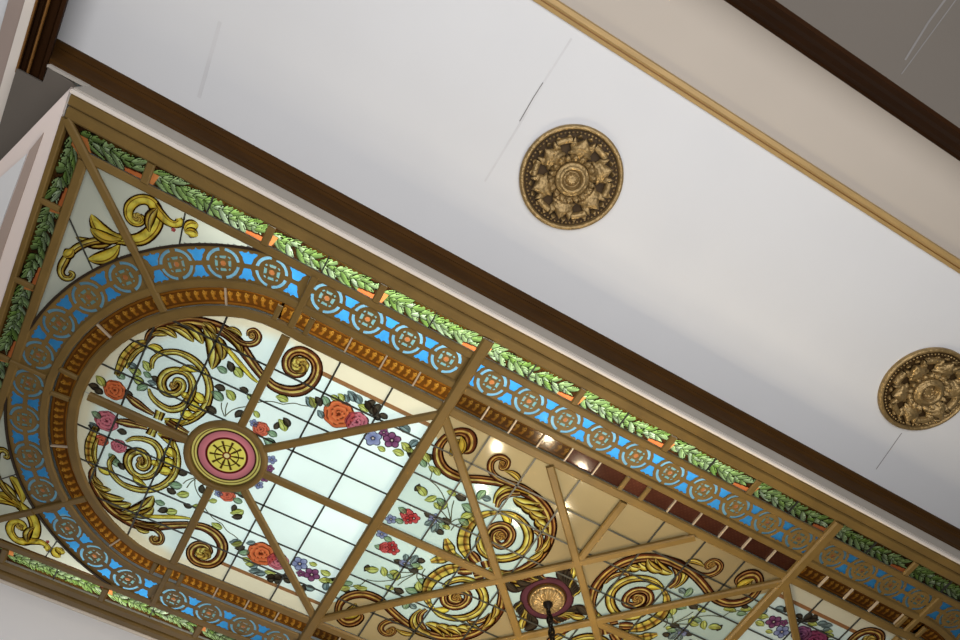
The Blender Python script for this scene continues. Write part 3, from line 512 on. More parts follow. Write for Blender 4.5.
# =============================================================== painted art helpers
PAL = {
 'maroon': [(-1, (48, 24, 14)), (-.78, (58, 30, 18)), (-.74, (104, 58, 38)), (-.35, (140, 88, 56)), (-.3, (236, 214, 136)), (.0, (214, 176, 92)), (.06, (80, 42, 26)), (.4, (116, 64, 42)), (.45, (204, 164, 104)), (.66, (150, 96, 54)), (.70, (46, 24, 16)), (1, (40, 20, 12))],
 'gold': [(-1, (54, 32, 12)), (-.76, (62, 36, 14)), (-.7, (140, 108, 40)), (-.35, (232, 214, 104)), (-.05, (248, 238, 160)), (.0, (92, 56, 26)), (.2, (120, 76, 36)), (.26, (226, 202, 96)), (.60, (168, 128, 52)), (.66, (52, 28, 14)), (1, (44, 24, 10))],
 'yellow': [(-1, (58, 34, 14)), (-.78, (70, 42, 16)), (-.7, (214, 184, 60)), (-.2, (250, 234, 110)), (.25, (244, 226, 96)), (.3, (160, 116, 36)), (.42, (146, 100, 34)), (.48, (240, 216, 92)), (.7, (216, 180, 66)), (.76, (66, 38, 16)), (1, (48, 26, 12))],
 'rope': [(-1, (56, 34, 14)), (-.78, (66, 40, 16)), (-.7, (232, 214, 104)), (-.1, (222, 190, 96)), (.0, (120, 74, 34)), (.3, (186, 138, 64)), (.7, (232, 208, 110)), (.76, (60, 34, 14)), (1, (46, 26, 12))],
 'lime': [(-1, (56, 54, 26)), (-.8, (70, 70, 32)), (-.7, (196, 206, 118)), (-.12, (226, 228, 150)), (-.05, (120, 120, 60)), (.05, (120, 120, 60)), (.12, (206, 208, 116)), (.7, (178, 182, 92)), (.8, (60, 58, 30)), (1, (48, 46, 24))],
 'sage': [(-1, (46, 54, 46)), (-.8, (60, 70, 58)), (-.7, (142, 168, 140)), (-.1, (186, 208, 178)), (-.04, (96, 116, 92)), (.04, (96, 116, 92)), (.12, (158, 186, 150)), (.7, (124, 150, 120)), (.8, (52, 60, 50)), (1, (40, 46, 40))],
 'dark': [(-1, (34, 28, 26)), (-.6, (64, 56, 48)), (-.1, (96, 86, 72)), (0, (40, 34, 30)), (.1, (104, 92, 78)), (.6, (70, 58, 50)), (1, (36, 30, 26))],
 'slate': [(-1, (44, 50, 56)), (-.75, (70, 80, 84)), (-.6, (130, 148, 152)), (-.06, (166, 184, 186)), (.06, (84, 96, 98)), (.6, (134, 150, 152)), (1, (48, 54, 58))],
 'twig': [(-1, (104, 104, 84)), (1, (110, 108, 86))],
}
FLC = {'coral': ((196, 84, 68), (236, 132, 104)), 'orange': ((190, 78, 44), (240, 142, 92)), 'pink': ((184, 84, 104), (230, 144, 156)), 'red': ((178, 58, 66), (226, 112, 112)),
       'blue': ((108, 112, 160), (188, 194, 226)), 'purple': ((104, 52, 92), (170, 112, 150)), 'plum': ((112, 44, 76), (164, 84, 118)), 'volute': ((124, 82, 34), (240, 220, 120)), 'core': ((92, 50, 30), (214, 176, 96))}
def cr(p, n):
    """Catmull-Rom through points of any dimension"""
    P = [np.array(x, float) for x in p]; P = [2*P[0]-P[1]]+P+[2*P[-1]-P[-2]]; o = []
    for i in range(1, len(P)-2):
        for k in range(n):
            t = k/n; o.append(.5*((2*P[i])+(-P[i-1]+P[i+1])*t+(2*P[i-1]-5*P[i]+4*P[i+1]-P[i+2])*t*t+(-P[i-1]+3*P[i]-3*P[i+1]+P[i+2])*t**3))
    o.append(P[-2]); return o
def ribbon(mb, pts, pal, z, n=5, tick=False):
    q = cr(pts, n); lanes = PAL[pal]; m = len(lanes); vs = []; cs = []
    N = len(q)
    for i in range(N):
        a = q[max(0, i-1)][:2]; b = q[min(N-1, i+1)][:2]; d = b-a; d = d/(np.hypot(*d)+1e-12); nn = np.array((-d[1], d[0])); w = max(q[i][2]*(1.42 if m > 2 else 1), .0006)/2
        for t, c in lanes:
            p = q[i][:2]+nn*t*w; vs.append(W(p[0], p[1], z))
            if tick and abs(t) < .72 and (i % 4 == 0): c = tuple(x*.45 for x in c)
            cs.append(c)
    if m > 4:      # painted shading strokes along the stroke
        cs = [tuple(x*(1-.22*max(0, math.sin((i//m)*.9+2.2*(lanes[i % m][0])))**2) for x in c_) for i, c_ in enumerate(cs)]
    fs = [(i*m+k, i*m+k+1, (i+1)*m+k+1, (i+1)*m+k) for i in range(N-1) for k in range(m-1)]
    mb.add(vs, fs, cs)
def leafshape(mb, a, b, w, pal, bend, z):
    a = np.array(a); b = np.array(b); d = b-a; nn = np.array((-d[1], d[0])); pts = []
    for t, k in ((0, .12), (.15, .5), (.35, .9), (.6, 1.0), (.8, .78), (.93, .42), (1, .06)):
        p = a+d*t+nn*bend*math.sin(t*PI); pts.append((p[0], p[1], w*k))
    ribbon(mb, pts, pal, z, 2)
def rosedisc(mb, c, r, pal, kind, z):
    dk, lt = FLC[pal]; dk = np.array(dk, float); lt = np.array(lt, float); nr, na = 12, 40; vs = []; cs = []
    ph = (c[0]*97+c[1]*31) % 6.28
    for i in range(nr+1):
        q = i/nr
        for k in range(na):
            a = 2*PI*k/na
            if kind in 'os':
                rr = r*1.08*(1+.035*math.cos(7*a+ph))
                sp = (q*3.2+a/(2*PI)*1.0+.14*math.sin(3*a+ph)) % 1
                c_ = dk+(lt-dk)*(.15+.85*sp)
                if sp < .16: c_ = dk*.5
                if q > .93: c_ = dk*.45
                if kind == 's': c_ = (dk+(lt-dk)*abs(math.sin(2.5*a+q*5)))*(.5 if sp < .12 or q > .9 else 1)
                if q < .12: c_ = dk*.6
            else:
                pt_ = abs(math.cos(2.5*a+ph)); rr = r*(.72+.3*pt_)
                c_ = dk+(lt-dk)*(q*.9)*(.5+.5*pt_)
                if q < .3: c_ = np.array((216, 196, 190.)) if q < .16 else dk*.5
                if pt_ < .12 and q > .3: c_ = dk*.45
                if q > .9: c_ = dk*.5
            cs.append(tuple(c_)); vs.append(W(c[0]+rr*q*math.cos(a), c[1]+rr*q*math.sin(a), z))
    fs = [(i*na+k, i*na+(k+1) % na, (i+1)*na+(k+1) % na, (i+1)*na+k) for i in range(nr) for k in range(na)]
    mb.add(vs, fs, cs)

# ---- glass sectors of the ceiling light
def inpoly(p, poly):
    r = False; n = len(poly); j = n-1
    for i in range(n):
        if (poly[i][1] > p[1]) != (poly[j][1] > p[1]) and p[0] < (poly[j][0]-poly[i][0])*(p[1]-poly[i][1])/(poly[j][1]-poly[i][1])+poly[i][0]: r = not r
        j = i
    return r
zone0 = [(-UB, 0), (-UB, .2325)]+[tuple(p) for p in ART['zone']]+[(-D, 0)]
ZN = [[(su*x, sv*y) for x, y in zone0] for su in (1, -1) for sv in (1, -1)]
dia = [(-D, 0), (0, D), (D, 0), (0, -D)]
WHITE, BEIGE = (210, 225, 221), (156, 136, 98)
def zonecol(u, v):
    if abs(u) > UB:
        d_ = (math.hypot(abs(u)-UC, v)-.256)/.010 if abs(u) > UC else (abs(v)-.2325)/.0012
        k = max(0, min(1, .5+d_/2)); return tuple(x*(1-k)+y*k for x, y in zip(WHITE, (212, 204, 178)))
    if inpoly((u, v), dia) or any(inpoly((u, v), z) for z in ZN): return (176, 194, 186)
    return BEIGE
SECT = []
arcUL = lambda n: arc(ROP+.006, 0, 90, n, -1)
e1 = [(-UH, 0), (-UH, .272)]+[(x, y) for x, y in arc(ROP+.006, 5, 90, 14, -1)]
e2 = [(-UH, 0), (-UH, .272), (-UB, .272)]
e3 = [(-UH, 0), (-UB, .272), (-UB, 0)]
def mir(p, su, sv): return [(x*su, y*sv) for x, y in p]
SN = {}
for su in (1, -1):
    for sv in (1, -1):
        end = 'left' if su == 1 else 'far right'; vv = 'upper' if sv == 1 else 'lower'
        SECT.append((mir(e1, su, sv), 'round end pane of painted scrolls and roses, %s half of the %s end' % (vv, end)))
        SECT.append((mir(e2, su, sv), 'painted pane with a big rose beside the round %s medallion, %s side' % (end, vv)))
        SECT.append((mir(e3, su, sv), 'nearly plain white glass triangle between %s medallion and crossbar, %s side' % (end, vv)))
        SECT.append((mir([(-UB, 0), (-UB, .272), (-D, 0)], su, sv), 'triangular pane with leafy vine and red flowers beside the %s crossbar, %s half' % ('first' if su == 1 else 'second', vv)))
        SECT.append((mir([(-UB, .272), (-D, 0), (0, D), (-.163, .272)], su, sv), 'pane with large brown acanthus scroll, %s %s of the hanging chain' % (vv, 'left' if su == 1 else 'right')))
        SECT.append((mir([(-.163, .272), (0, D), (0, .272)], su, sv), 'plain beige glass triangle at the %s middle, %s of the short bar' % (vv, 'left' if su == 1 else 'right')))
SECT.append((dia, 'diamond shaped painted pane with purple wreath behind the chandelier canopy'))
# art instances
INST = []
def xf(p, su, sv): return [p[0]*su, p[1]*sv]+list(p[2:])
def push(a, su, sv):
    t = a[0]
    if t == 'r': INST.append(('r', a[1], a[2], [xf(p, su, sv) for p in a[3]]))
    elif t == 'l': INST.append(('l', a[1], a[2], xf(a[3], su, sv), xf(a[4], su, sv), a[5], a[6]*su*sv))
    else: INST.append((t, a[1], a[2] if su > 0 else {'orange': 'plum', 'coral': 'plum', 'pink': 'purple', 'red': 'plum'}.get(a[2], a[2]), xf(a[3], su, sv), a[4]))
for su in (1, -1):
    for sv in (1, -1):
        for a in ART['end']: push(a, su, sv)
        for a in ART['mid']: push(a, su, sv)
    for a in ART['once']: push(a, su, 1)
SP = []
def cen(a):
    if a[0] == 'r': p = a[3]; return (sum(x[0] for x in p)/len(p), sum(x[1] for x in p)/len(p))
    if a[0] == 'l': return ((a[3][0]+a[4][0])/2, (a[3][1]+a[4][1])/2)
    return tuple(a[3][:2])
zc = [0]
def draw(mb, a, z0=-.003):
    zc[0] = (zc[0]+1) % 40; z = z0-zc[0]*.00011
    if a[0] == 'r': ribbon(mb, a[3], a[2], z, 5, a[2] == 'rope')
    elif a[0] == 'l': leafshape(mb, a[3], a[4], a[5], a[2], a[6], z)
    else: rosedisc(mb, a[3], a[4], a[2], a[0], z)
def grid_pane(poly, fcol, name, parent, step=.0034, m='opal'):
    us = [p[0] for p in poly]; vs_ = [p[1] for p in poly]
    nx = int((max(us)-min(us))/step)+1; ny = int((max(vs_)-min(vs_))/step)+1
    idx = {}; V = []; cols = []; F = []
    def vid(i, j):
        if (i, j) not in idx:
            u = min(us)+i*step; v = min(vs_)+j*step; idx[(i, j)] = len(V); V.append(W(u, v, 0)); cols.append(fcol(u, v))
        return idx[(i, j)]
    for i in range(nx):
        for j in range(ny):
            if inpoly((min(us)+(i+.5)*step, min(vs_)+(j+.5)*step), poly):
                F.append((vid(i, j), vid(i+1, j), vid(i+1, j+1), vid(i, j+1)))
    mb = MB(); mb.add(V, F, cols); return mb.build(name, M[m], parent, fixn=False)
def clipseg(p, q, poly):
    """part of the segment inside a convex-ish polygon"""
    n = 240; ins = [inpoly((p[0]+(q[0]-p[0])*(i+.5)/n, p[1]+(q[1]-p[1])*(i+.5)/n), poly) for i in range(n)]
    if not any(ins): return None
    a = ins.index(True); b = n-1-ins[::-1].index(True)
    L = lambda t: (p[0]+(q[0]-p[0])*t, p[1]+(q[1]-p[1])*t)
    return L(a/n), L((b+1)/n)
GL = []
for v in (.067, .134, .2005): GL += [((-.95, v), (.95, v)), ((-.95, -v), (.95, -v))]
for u in (.0945, .189, .2835, .4765, .575, .772, .8705): GL += [((u, -.28), (u, .28)), ((-u, -.28), (-u, .28))]
used = [False]*len(INST)
for poly, label in SECT:
    cx = sum(p[0] for p in poly)/len(poly); cy = sum(p[1] for p in poly)/len(poly)
    if not seen(list(poly)+[(cx, cy)], 10): continue
    t = thing('painted_glass_panel', label, 'glass panel', W(cx, cy, 0), 'painted panels of the ceiling light')
    grid_pane(poly, zonecol, 'opal_pane', t)
    sc_, lv, lead, line = MB(), MB(), MB(), MB()
    for k, a in enumerate(INST):
        if used[k] or not inpoly(cen(a), poly): continue
        used[k] = True
        if a[0] in 'of':
            mb = MB(); draw(mb, a, -.0015); mb.build('painted_rose' if a[0] == 'o' else 'painted_flower', M['paint'], t, fixn=False)
        elif a[1] == 'leaves': draw(lv, a)
        elif a[0] == 'r' and len(a[3]) > 3:
            mb = MB(); draw(mb, a); mb.build('painted_scroll', M['paint'], t, fixn=False)
        else: draw(sc_, a)
    if sc_.v: sc_.build('acanthus_leaves', M['paint'], t, fixn=False)
    if lv.v: lv.build('painted_leaves', M['paint'], t, fixn=False)
    for p, q in GL:
        s = clipseg(p, q, poly)
        if s and math.hypot(s[0][0]-s[1][0], s[0][1]-s[1][1]) > .01: extrude_profile(lead, list(s), bar_prof(.0034, -.011, -.0085, 0))
    if lead.v: lead.build('lead_came', M['lead'], t)
    if abs(cx) > UB:
        for sv in (1, -1):
            s = clipseg((-.60, sv*.2325), (.60, sv*.2325), poly)
            if s and abs(s[0][0]-s[1][0]) > .02: ribbon(line, [(s[0][0], s[0][1], .0085), (s[1][0], s[1][1], .0085)], 'twig', -.0025, 2)
    if line.v:
        line.c = [(168, 122, 84)]*len(line.v); line.build('brown_painted_line', M['paint'], t, fixn=False)
    if poly is dia:
        mb = MB(); n = 48; rad = [(.0, (150, 120, 60)), (.034, (120, 84, 40)), (.039, (60, 30, 30)), (.041, (112, 66, 78)), (.050, (100, 58, 68)), (.052, (60, 28, 34)), (.054, (60, 28, 34))]
        vs = []; cs = []
        for r, c_ in rad:
            for i in range(n): a = 2*PI*i/n; vs.append(W(r*math.cos(a), r*math.sin(a), -.002)); cs.append(c_)
        mb.add(vs, [(k*n+i, k*n+(i+1) % n, (k+1)*n+(i+1) % n, (k+1)*n+i) for k in range(len(rad)-1) for i in range(n)], cs)
        mb.build('painted_ring', M['paint'], t, fixn=False)
        mb = MB(); rd = random.Random(4)
        for k in range(64):
            a = 2*PI*k/64; r0 = .052; ext = .018+.020*abs(math.cos(2*a))**3
            p = (r0*math.cos(a), r0*math.sin(a)); q = ((r0+ext)*math.cos(a+.25), (r0+ext)*math.sin(a+.25))
            if abs(q[0])+abs(q[1]) < D-.006: draw(mb, ('l', '', rd.choice(['dark', 'gold', 'dark', 'dark', 'maroon']), p, q, .012, .2))
        for k in range(4):
            a = PI/2*k
            draw(mb, ('l', '', 'dark', (.06*math.cos(a+.2), .06*math.sin(a+.2)), (.092*math.cos(a+.03), .092*math.sin(a+.03)), .014, .1)); draw(mb, ('l', '', 'gold', (.06*math.cos(a-.2), .06*math.sin(a-.2)), (.092*math.cos(a-.03), .092*math.sin(a-.03)), .014, -.1))
        mb.build('painted_leaves', M['paint'], t, fixn=False)
# round medallions at the two hubs
def med_col(r, a):
    q = r/.0635
    if q > .97: return (110, 84, 40)
    if q > .92: return (226, 206, 120)
    if q > .885: return (110, 84, 36)
    if q > .83: return (222, 202, 116)
    if q > .78: return (70, 34, 28)
    if q > .60:
        k = (q-.60)/.18; return (216-30*k, 128-20*k, 140-20*k)
    if q > .535: return (92, 26, 26)
    if q > .49: return (232, 212, 110)
    if q > .12:
        k = abs(math.cos(5*a)); w = .28+.3*(q < .3)
        if .31 < q < .345: return (70, 40, 20)
        if k < w: return (78, 50, 22)
        return (232, 214, 104)
    return (120, 50, 30) if q > .07 else (235, 215, 160)
for su in (-1, 1):
    if not seen([(su*UH, 0)], 60): continue
    t = thing('painted_medallion', 'round pink and yellow painted glass medallion in a bronze ring at the left hub' if su < 0 else 'round painted medallion of the far right hub', 'medallion', W(su*UH, 0, 0))
    mb = MB(); nr, na = 60, 120; vs = []; cs = []
    for i in range(nr+1):
        for k in range(na):
            a = 2*PI*k/na; r = .0645*i/nr; vs.append(W(su*UH+r*math.cos(a), r*math.sin(a), -.008)); cs.append(med_col(r, a))
    mb.add(vs, [(i*na+k, i*na+(k+1) % na, (i+1)*na+(k+1) % na, (i+1)*na+k) for i in range(nr) for k in range(na)], cs)
    mb.build('medallion_pane', M['opal'], t, fixn=False)
# corner spandrels, each split by the corner bar
for su in (1, -1):
    for sv in (1, -1):
        cut = 45
        cpt = AP(RBO-.0035, PI/4); corner = (-1.046, .3825)
        A1 = [(-.771, .3825), corner, cpt]+arc(RBO-.0035, 45, 17, 14, -1)[1:]
        A2 = [corner, (-1.046, 0.080)]+arc(RBO-.0035, 78, 45, 14, -1)
        for kk, poly in enumerate((A1, A2)):
            poly = mir(poly, su, sv)
            if not seen(poly[:3]+[(sum(p[0] for p in poly)/len(poly), sum(p[1] for p in poly)/len(poly))], 0): continue
            cx = sum(p[0] for p in poly)/len(poly); cy = sum(p[1] for p in poly)/len(poly)
            nm = {(1, 1): 'upper left', (1, -1): 'lower left', (-1, 1): 'far right upper', (-1, -1): 'far right lower'}[(su, sv)]
            lb = ('%s corner glass with a yellow scroll curling over pale opal' if kk == 0 else '%s corner glass with yellow leaf sprays on pale opal') % nm
            t = thing('corner_glass_panel', lb, 'glass panel', W(cx, cy, 0), 'corner panels with yellow scrolls')
            grid_pane(poly, lambda u, v: (196, 198, 184), 'opal_pane', t, .004)
            mb = MB(); big = mir([(-.60, .3825), corner, cpt]+arc(RBO-.01, 45, -4, 14, -1)[1:], su, sv) if kk == 0 else poly
            for a in ART['span']:
                if a[0] == 'r': b = ('r', '', a[2], [xf(p, su, sv) for p in a[3]])
                elif a[0] == 'l': b = ('l', '', a[2], xf(a[3], su, sv), xf(a[4], su, sv), a[5], a[6]*su*sv)
                else: b = (a[0], '', a[2], xf(a[3], su, sv), a[4])
                if inpoly(cen(b), poly): draw(mb, b)
            if mb.v: mb.build('painted_scroll', M['paint'], t, fixn=False)
            mb = MB()
            for p, q in (((-.905, .45), (-.868, .25)), ((-1.06, .30), (-.97, .20))):
                s = clipseg((p[0]*su, p[1]*sv), (q[0]*su, q[1]*sv), poly)
                if s: extrude_profile(mb, list(s), bar_prof(.0024, -.011, -.0085, 0))
            if mb.v: mb.build('lead_came', M['lead'], t)

# =============================================================== chandelier (canopy, chain; its arms hang below the picture)
ch = thing('chandelier', 'gilt ribbed chandelier canopy with a dark iron chain hanging from the diamond pane', 'chandelier', W(0, 0, -.02))
def lathe(mb, c, prof, n=48, ripple=None):
    vs = []; fs = []
    for i in range(n):
        a = 2*PI*i/n
        for k, (r, z) in enumerate(prof):
            zz = z+(ripple(a, r) if ripple else 0); vs.append((c.x+r*math.cos(a), c.y+r*math.sin(a), c.z+zz))
    m = len(prof)
    for i in range(n):
        for k in range(m-1): fs.append((i*m+k, i*m+k+1, ((i+1) % n)*m+k+1, ((i+1) % n)*m+k))
    mb.add(vs, fs)
c0 = W(0, 0, -.006)
mb = MB(); lathe(mb, c0, [(.124, 0), (.126, -.014), (.118, -.024), (.110, -.016)], 64); mb.build('canopy_rim', M['gold'], ch, True)
mb = MB(); lathe(mb, c0, [(.114, -.012), (.106, -.026), (.092, -.036), (.075, -.038), (.055, -.046), (.035, -.048)], 160, lambda a, r: -.014*abs(math.sin(9*a))*(1 if r > .05 else .3)); mb.build('canopy', M['gold'], ch, True)
mb = MB(); lathe(mb, c0, [(.036, -.044), (.034, -.062), (.022, -.075), (.014, -.10), (.001, -.105)], 32); mb.build('canopy_hook', M['iron'], ch, True)
def torus(mb, c, R1, r, ax, el=1.0, n=20, m=8):
    X = Vector((math.cos(ax), math.sin(ax), 0)); Z = Vector((0, 0, 1)); Y = X.cross(Z); vs = []; fs = []
    for i in range(n):
        a = 2*PI*i/n; d = X*math.cos(a)+Z*math.sin(a)*el; p = c+d*R1
        dn = (X*math.cos(a)+Z*math.sin(a)).normalized()
        for k in range(m): b = 2*PI*k/m; vs.append(p+(dn*math.cos(b)+Y*math.sin(b))*r)
    for i in range(n):
        for k in range(m): fs.append((i*m+k, i*m+(k+1) % m, ((i+1) % n)*m+(k+1) % m, ((i+1) % n)*m+k))
    mb.add(vs, fs)
mb = MB()
for i in range(26): torus(mb, W(0, 0, -.135-.056*i), .019, .0085, PI/2*(i % 2)+.4, 1.9)
mb.build('chain', M['iron'], ch, True)
mb = MB()   # supply cable woven along the chain
pts = [W(0, 0, -.09-.02*i)+Vector((.014*math.cos(i*.9), .014*math.sin(i*.9), 0)) for i in range(68)]
for p, q in zip(pts[:-1], pts[1:]):
    d = (q-p).normalized(); a = d.orthogonal().normalized(); b = d.cross(a)
    vs = [p+(a*math.cos(t)+b*math.sin(t))*.006 for t in (0, 1.57, 3.14, 4.71)]+[q+(a*math.cos(t)+b*math.sin(t))*.006 for t in (0, 1.57, 3.14, 4.71)]
    mb.add(vs, [(0, 1, 5, 4), (1, 2, 6, 5), (2, 3, 7, 6), (3, 0, 4, 7)])
mb.build('cable', M['iron'], ch)
zb = H-1.47
mb = MB(); lathe(mb, Vector((0, 0, zb)), [(.001, .05), (.03, .04), (.05, 0), (.09, -.06), (.05, -.14), (.07, -.2), (.03, -.26), (.001, -.28)], 32); mb.build('body', M['gold'], ch, True)
for k in range(6):
    a = PI/3*k+.3; mb = MB(); dv = Vector((math.cos(a), math.sin(a), 0))
    path = [Vector((0, 0, zb-.1))+dv*r+Vector((0, 0, z)) for r, z in ((.05, 0), (.15, -.10), (.28, -.12), (.40, -.06), (.47, .04))]
    for p, q in zip(path[:-1], path[1:]):
        d = (q-p).normalized(); x = d.orthogonal().normalized(); y = d.cross(x)
        vs = [o+(x*math.cos(t*PI/4)+y*math.sin(t*PI/4))*.011 for o in (p, q) for t in range(8)]
        mb.add(vs, [(i, (i+1) % 8, 8+(i+1) % 8, 8+i) for i in range(8)])
    lathe(mb, Vector((0, 0, zb))+dv*.47, [(.008, -.06), (.04, -.05), (.045, -.02), (.02, -.02)], 16)
    mb.build('arm', M['gold'], ch, True)

# =============================================================== room shell
ZC = .36                                  # white ceiling above the glass
def zplane(mb, u0, u1, v0, v1, z, th=.03): box(mb, u0, u1, v0, v1, z, z+th)
def app(v, z): return .78279+(v-.78279)*(1+z/S)        # plan v of something seen at v in the glass plane
def appu(u, z): return -.6+(u+.6)*(1+z/S)
UL = -1.1375; ul = appu(UL, ZC)
VG = app(.9, ZC); VG2 = app(.9165, ZC); VBR = app(1.0305, ZC); VBR2 = app(1.066, .10)
mb = MB(); zplane(mb, ul, 2.3, .490, VG+.005, ZC); struct(mb, 'ceiling', M['plaster'], label='white flat ceiling band carrying the gold rosettes')
mb = MB(); zplane(mb, -1.7, 2.3, -1.35, -.494, ZC); struct(mb, 'ceiling', pbr('light_lifted_ceiling_paint', (246, 246, 250), .85, 0, .01, .8), label='white ceiling beyond the lower long side')  # missing room light is made up by a brighter white here
mb = MB(); zplane(mb, -2.2, 2.3, VG+.005, VBR, ZC); struct(mb, 'ceiling', M['plaster_beige'], label='beige ceiling band between gold and dark brown trims')
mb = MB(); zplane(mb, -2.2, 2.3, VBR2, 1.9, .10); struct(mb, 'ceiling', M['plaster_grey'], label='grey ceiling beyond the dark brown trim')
# crown beside the beige band, dropping to the grey ceiling
mb = MB()
pr = [(VBR, ZC+.02), (VBR-.0, ZC-.015), (VBR+.003, ZC-.03), (VBR+.004, ZC-.10), (VBR+.008, ZC-.15), (VBR2-.010, .14), (VBR2-.006, .098), (VBR2, .10), (VBR2, ZC+.02)]
vs = [W(u, v, z) for u in (-2.2, 2.3) for v, z in pr]; n = len(pr)
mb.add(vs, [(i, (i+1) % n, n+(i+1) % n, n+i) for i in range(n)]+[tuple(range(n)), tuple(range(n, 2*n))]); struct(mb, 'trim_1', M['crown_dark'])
# gold picture trim
def prism_u(mb, prof, u0, u1):
    n = len(prof); vs = [W(u, v, z) for u in (u0, u1) for v, z in prof]
    mb.add(vs, [(i, (i+1) % n, n+(i+1) % n, n+i) for i in range(n)]+[tuple(range(n)), tuple(range(n, 2*n))])
w = VG2-VG; mb = MB()
prism_u(mb, [(VG-.001, ZC+.005), (VG-.001, ZC-.012), (VG+w*.22, ZC-.02), (VG+w*.30, ZC-.012), (VG+w*.38, ZC-.02), (VG+w*.5, ZC-.03), (VG+w*.85, ZC-.035), (VG2, ZC-.022), (VG2, ZC+.005)], -2.2, 2.3)
struct(mb, 'trim_2', M['gold_trim'])
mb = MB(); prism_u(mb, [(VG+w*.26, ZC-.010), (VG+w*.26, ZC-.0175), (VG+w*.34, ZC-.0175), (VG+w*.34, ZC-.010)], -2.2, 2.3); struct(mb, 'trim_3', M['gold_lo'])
# drop box of the ceiling light: bead, riser, crown on both long sides
for k, sv in enumerate((1, -1)):
    def P2(mb, prof, u0, u1): prism_u(mb, [(sv*v, z) for v, z in prof], u0, u1)
    mb = MB(); P2(mb, [(.4675, .03), (.4675, -.04), (.469, -.05), (.4725, -.05), (.4745, -.042), (.4745, .03)], -1.0940, 1.108); struct(mb, 'trim_%d' % (4+k*3), M['bead'])
    mb = MB(); P2(mb, [(.4735, .03), (.4735, -.02), (.4765, -.02), (.4785, .21), (.4735, .21)], -1.0945, 1.11); struct(mb, 'trim_%d' % (5+k*3), M['riser'])
    mb = MB(); prof = [(.470, .38), (.470, .135), (.4785, .131), (.4800, .136), (.4802, .160), (.4820, .170), (.4826, .200), (.4850, .240), (.4880, .285), (.4925, .300), (.4930, .314), (.4960, .320), (.4995, .330), (.5010, .345), (.5010, .38)]
    n = len(prof); vs = [W(u if u > 0 else appu(-1.1385, z), sv*v, z) for u in (-1, 2.3) for v, z in prof]
    mb.add(vs, [(i, (i+1) % n, n+(i+1) % n, n+i) for i in range(n)]+[tuple(range(n)), tuple(range(n, 2*n))])
    struct(mb, 'trim_%d' % (6+k*3), M['crown'])
mb = MB(); prism_u(mb, [(.4735, .102), (.4775, .102), (.4785, .135), (.4735, .135)], appu(-1.137, .12), -1.0945); struct(mb, 'trim_24', M['riser'])
# left end: short crown running across, white fascia, soffit and panelled wall strip
zl = .20
U = lambda u, z: appu(u, z)
def prism_v(mb, prof, v0, v1):
    n = len(prof); vs = [W(u, v, z) for v in (v0, v1) for u, z in prof]
    mb.add(vs, [(i, (i+1) % n, n+(i+1) % n, n+i) for i in range(n)]+[tuple(range(n)), tuple(range(n, 2*n))])
V0 = .478
mb = MB(); a, b = ul, U(-1.176, .16)
d = a-b
q_ = lambda x, z: (U(x, z), z)
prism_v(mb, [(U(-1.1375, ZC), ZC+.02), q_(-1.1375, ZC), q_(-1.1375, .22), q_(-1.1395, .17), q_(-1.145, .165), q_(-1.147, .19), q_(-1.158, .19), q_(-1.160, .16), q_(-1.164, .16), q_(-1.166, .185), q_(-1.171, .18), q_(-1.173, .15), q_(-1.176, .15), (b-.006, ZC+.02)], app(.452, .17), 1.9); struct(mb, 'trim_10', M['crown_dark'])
for k, q in enumerate((.61, .80)):
    mb = MB(); uu = U((-1.1615, -1.1745)[k], .155); zz = (.158, .148)[k]
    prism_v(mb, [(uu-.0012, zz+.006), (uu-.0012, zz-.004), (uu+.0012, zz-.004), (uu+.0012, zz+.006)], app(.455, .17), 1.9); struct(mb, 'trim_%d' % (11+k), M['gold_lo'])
mb = MB(); prism_v(mb, [(U(-1.176, .15), ZC), (U(-1.176, .15), .15), (U(-1.190, .15), .15), (U(-1.190, .15), ZC)], .30, 1.9); struct(mb, 'trim_13', M['bead'])
mb = MB(); prism_v(mb, [(U(-1.190, .16), ZC), (U(-1.190, .16), .16), (U(-1.210, .18), .18), (U(-1.210, .18), ZC)], .28, 1.9); struct(mb, 'trim_14', M['pinkgrey'])
mb = MB(); zplane(mb, -2.2, U(-1.209, .2), .25, 1.9, .2); struct(mb, 'ceiling', M['plaster'], label='white ceiling patch at the far upper left corner')
# shaded soffit and the raking white panelled wall head
def polyplate(pts, z, th):
    mb = MB(); n = len(pts); vs = [W(u, v, zz) for zz in (z, z+th) for u, v in pts]
    mb.add(vs, [tuple(range(n)), tuple(range(n, 2*n))]+[(i, (i+1) % n, n+(i+1) % n, n+i) for i in range(n)]); return mb
zs = .10
q = lambda u, v: (appu(u, zs), app(v, zs))
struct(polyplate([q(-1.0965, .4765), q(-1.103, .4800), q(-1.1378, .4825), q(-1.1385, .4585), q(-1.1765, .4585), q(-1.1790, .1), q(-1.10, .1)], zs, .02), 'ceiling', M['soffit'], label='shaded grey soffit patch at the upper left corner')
struct(polyplate([(-1.0972, .475), (-1.0965, .4755), (-1.1190, .4190), (-1.1600, .3165), (-1.40, -.25), (-1.40, -.52), (-1.0972, -.52)], -.03, .02), 'wall_left', M['pink'])
struct(polyplate([(-1.1125, .394), (-1.1235, .358), (-1.1310, .19), (-1.1310, -.5), (-1.1175, -.5), (-1.1175, .19)], -.036, .004), 'trim_15', M['pinkgrey'])  # flat strip: panel moulding with its shadow put into the taupe
struct(polyplate([(-1.1255, .352), (-1.1560, .287), (-1.33, -.2), (-1.33, -.5), (-1.1320, -.5), (-1.1325, .19)], -.034, .003), 'trim_16', M['plaster'])
